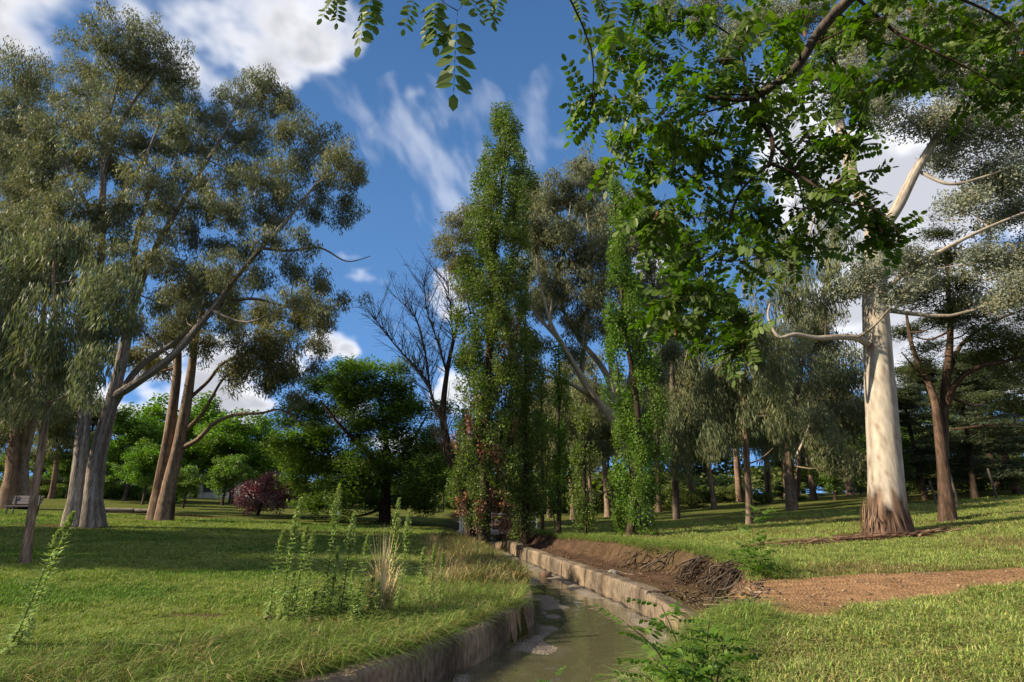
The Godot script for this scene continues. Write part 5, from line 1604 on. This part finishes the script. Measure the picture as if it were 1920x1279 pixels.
	plant_copies(grow("distant_gum_tree", "distant grey-green gum with pinkish trunk deep in the park", "distant gums deep in the park", p, 1.2, 1.0), 16.0, [[1340, 680, 54.0, 0.4, 1.0], [1300, 640, 62.0, 1.4, 1.0], [1235, 620, 58.0, 2.7, 1.0], [1445, 650, 60.0, 3.6, 1.1], [1530, 660, 58.0, 4.8, 1.1], [1140, 640, 52.0, 5.6, 1.0], [1075, 660, 50.0, 0.9, 1.0], [1030, 700, 60.0, 2.0, 1.0], [950, 720, 66.0, 3.1, 1.0], [1390, 660, 70.0, 4.4, 1.2], [1600, 660, 66.0, 0.2, 1.2], [90, 700, 56.0, 1.9, 1.2], [-40, 640, 60.0, 2.4, 1.2], [1110, 700, 38.0, 1.0, 0.8], [1480, 700, 78.0, 2.0, 1.3], [1200, 700, 80.0, 5.0, 1.3], [870, 790, 74.0, 1.0, 1.2]], [
		"distant gum between the slim curtain gum and the orange-stemmed young gum", "distant gum close behind the slim dark-stemmed curtain gum", "distant gum between the bright poplar and the slim curtain gum", "distant gum between the orange-stemmed gum and the forked gum",
		"distant gum just past the forked gum's trunk", "distant gum behind the leaning pale-limbed gum", "distant gum behind the short bushy young poplar", "distant gum behind the thin dark young poplar", "distant gum behind the dark middle-sized poplar", "distant gum straight behind the orange-stemmed young gum",
		"distant gum behind the massive cream gum", "distant gum between the slender pole gum and the twin trunks", "distant gum past the broad gum by the bench", "stouter gum trunk standing among the young poplars", "distant gum straight behind the forked gum", "distant gum straight behind the bright poplar", "distant gum behind the leafless tree"])
	p = proto("cedar", 11.0, "cedar", 1, 14)
	plant_copies(grow("cedar_tree", "dark layered cedar with spreading flat boughs on the slope", "dark cedars on the slope", p, 1.2, 0.9), 11.0, [[1835, 690, 34.0, 0.0, 1.25], [1740, 720, 38.0, 1.5, 1.2], [1915, 660, 37.0, 2.8, 1.25], [1790, 680, 46.0, 4.0, 1.3], [1990, 640, 40.0, 5.2, 1.3], [1880, 660, 52.0, 1.0, 1.4], [140, 760, 70.0, 2.2, 1.2], [60, 740, 76.0, 0.5, 1.2]], [
		"dark cedar with short split trunk on the slope by the thin metal post", "dark cedar just behind the dark-barked wattle", "dark cedar highest up the slope", "taller dark cedar behind the wattle's foliage", "dark cedar at the top of the slope past the highest one", "dark cedar behind the split-trunked cedar",
		"dark conifer between the slender gum and the twin trunks, far back", "dark conifer behind the park bench"])
	p = proto("cedar", 6.0, "cedar_pale", 1, 15)
	plant_copies(grow("pale_conifer", "pale grey-green conifer in the sunlit gap between the gums", "pale conifers in the sunlit gap", p, 1.5, 0.7), 6.0, [[1530, 895, 62.0, 0.0, 1.3], [1470, 905, 66.0, 1.4, 1.3], [1575, 885, 70.0, 2.5, 1.3], [1400, 900, 72.0, 3.2, 1.3], [1620, 890, 64.0, 4.2, 1.3]], [
		"pale grey-green conifer beside the forked gum", "pale conifer behind the forked gum's trunk", "pale conifer between the forked gum and the massive cream gum", "pale conifer behind the orange-stemmed young gum", "pale conifer behind the massive cream gum's trunk"])
	p = proto("shrub", 3.0, "olive", 2, 16)
	plant_copies(grow("park_shrub", "rounded olive green shrub under the distant trees", "shrubs under the distant trees", p, 2.0, 0.7), 3.0, [[1260, 905, 66.0, 0.0, 1.4], [1310, 915, 60.0, 1.1, 1.4], [1370, 905, 72.0, 2.3, 1.5], [1430, 920, 58.0, 3.0, 1.3], [1500, 925, 60.0, 4.4, 1.4], [1190, 915, 70.0, 5.1, 1.5], [1120, 915, 72.0, 0.6, 1.5], [1060, 920, 75.0, 1.8, 1.5], [1000, 920, 80.0, 2.8, 1.6], [850, 925, 76.0, 3.9, 1.5], [780, 930, 84.0, 4.9, 1.6], [560, 925, 84.0, 0.2, 1.6], [480, 925, 90.0, 1.0, 1.7], [130, 915, 66.0, 2.0, 1.4], [90, 905, 70.0, 3.3, 1.4], [290, 905, 54.0, 4.6, 1.2], [1660, 890, 56.0, 5.5, 1.5], [1740, 880, 52.0, 0.9, 1.5], [1890, 850, 46.0, 2.1, 1.4], [1800, 870, 50.0, 1.1, 1.6], [-20, 890, 64.0, 3.0, 1.6], [680, 930, 90.0, 2.0, 1.8], [390, 915, 88.0, 5.0, 1.8]])
	# the far belt that closes the view
	rng.seed = 63
	var spots := []
	for q in 40:
		var px := -260.0 + q * 61.0 + rr(-18.0, 18.0)
		var top := 815.0 if px < 520.0 else 850.0 if px < 860.0 else 790.0 if px < 1640.0 else 770.0
		spots.append([px, top + rr(-30.0, 35.0), rr(92.0, 128.0), rr(0.0, TAU), rr(1.1, 1.5)])
	p = proto("round", 12.0, "olive", 1, 18)
	for b in p.blobs: b[0].y = b[0].y * 0.95 - (2.2 if b[0].y < 7.0 else 0.0)
	plant_copies(grow("far_tree", "hazy green tree in the belt that closes off the park", "far belt of trees", p, 1.3, 1.7), 12.0, spots)
	spots = []
	for q in 46:
		spots.append([-240.0 + q * 53.0 + rr(-20.0, 20.0), 896.0 + rr(-18.0, 12.0) - (25.0 if q > 35 else 0.0), rr(80.0, 100.0), rr(0.0, TAU), rr(1.3, 1.9)])
	p = proto("shrub", 2.6, "olive", 2, 19)
	plant_copies(grow("far_shrub", "low shrub at the foot of the far belt of trees", "shrubs below the far belt", p, 2.0, 1.0), 2.6, spots)
	# gums that stand off to the side and shade the lawn
	p = proto("gum", 17.0, "gum_far", 0, 17)
	var side := grow("shading_gum_tree", "tall gum beyond the edge of view that shades the middle of the lawn", "gums shading the lawn", p, 1.9, 1.0)
	var k := 0
	for q in [[-25.0, 13.5, 0.9, 0.0], [-31.0, 15.5, 1.0, 1.0], [-24.0, 19.0, 0.9, 2.0], [-38.0, 13.0, 1.0, 3.0]]:
		var o: Node3D = side
		if k:
			o = side.duplicate()
			o.name = numbered("shading_gum_tree")
			add_child(o)
		o.position = on_ground(q[0], q[1])
		o.basis = Basis(Vector3.UP, q[3]).scaled(Vector3.ONE * q[2])
		k += 1

func _ready() -> void:
	nz.seed = 3
	nz.frequency = 0.35
	nz.fractal_octaves = 3
	nf.seed = 8
	nf.frequency = 0.14
	nf.fractal_octaves = 4
	# camera
	var cam := Camera3D.new()
	cam.name = "camera"
	cam.fov = rad_to_deg(2.0 * atan(639.5 / FOCAL))
	cam.near = 0.05
	cam.far = 1500.0
	add_child(cam)
	cam.position = Vector3(0, CAM_H, 0)
	cam.rotation.x = PITCH
	cam.current = true
	# sky, sun, exposure
	var we := WorldEnvironment.new()
	we.name = "world_environment"
	var env := Environment.new()
	env.background_mode = Environment.BG_SKY
	var sky := Sky.new()
	var sm := PanoramaSkyMaterial.new()
	sm.panorama = make_sky()
	sky.sky_material = sm
	env.sky = sky
	env.background_energy_multiplier = 1.0
	env.tonemap_mode = Environment.TONE_MAPPER_LINEAR
	env.tonemap_exposure = 3.6
	env.sdfgi_enabled = true
	env.ssao_enabled = true
	env.ssil_enabled = true
	we.environment = env
	add_child(we)
	var sun := DirectionalLight3D.new()
	sun.name = "sun"
	sun.light_energy = 0.92
	sun.light_color = Color(1.0, 0.93, 0.80)
	sun.light_angular_distance = 0.6
	sun.shadow_enabled = true
	add_child(sun)
	sun.look_at_from_position(Vector3.ZERO, sun_dir(), Vector3.UP)
	print("sky ", Time.get_ticks_msec())
	make_materials()
	make_sprays()
	make_ground()
	print("ground ", Time.get_ticks_msec())
	wall("curving concrete wall on the lawn side of the stream", LW, true, 3.0, 33.0, 2.3)
	wall("curving concrete wall on the eroded bank side of the stream", RW, false, 4.6, 27.2, 2.2)
	make_trees()
	print("trees ", Time.get_ticks_msec())
	make_robinia()
	make_grass()
	print("grass ", Time.get_ticks_msec())
	make_weeds()
	make_bank_debris()
	make_small_things()
	var b := on_ground(1.15, 3.5)
	sapling("leafy locust sapling sprouting from the bank over the water", b, [
		[b, at(1300, 1330, 3.5), at(1275, 1220, 3.5), at(1240, 1135, 3.5)],
		[b, at(1280, 1320, 3.5), at(1235, 1225, 3.45), at(1175, 1170, 3.4)],
		[b, at(1320, 1300, 3.6), at(1325, 1220, 3.6), at(1330, 1165, 3.6)],
		[b, at(1345, 1300, 3.5), at(1355, 1230, 3.5), at(1362, 1195, 3.5)],
		[b, at(1305, 1320, 3.4), at(1300, 1240, 3.3), at(1290, 1195, 3.3)],
		[b, at(1285, 1330, 3.4), at(1262, 1265, 3.3), at(1225, 1235, 3.3)],
		[b, at(1330, 1330, 3.4), at(1335, 1270, 3.3), at(1345, 1225, 3.3)],
		[b, at(1270, 1340, 3.3), at(1235, 1290, 3.2), at(1200, 1260, 3.2)]], 0.21, 13)
	b = foot(1060, 1300, 5.2)
	sapling("low locust shoots at the very edge of the stream", b, [[b, b + Vector3(-0.1, 0.12, 0), at(1040, 1265, 5.2)], [b, b + Vector3(0.1, 0.12, 0), at(1110, 1270, 5.2)]], 0.18, 6)
	b = on_ground(at(1412, 1085, 10.0).x + 0.25, 10.0)
	sapling("upright locust seedling on the lip of the eroded bank by the dirt patch", b, [[b, at(1418, 1040, 10.0), at(1412, 990, 10.0), at(1425, 955, 10.0)], [b, at(1408, 1060, 10.0), at(1395, 1030, 10.0)], [b, at(1425, 1050, 10.0), at(1432, 1010, 10.0)]], 0.32, 16)
	print("all ", Time.get_ticks_msec())
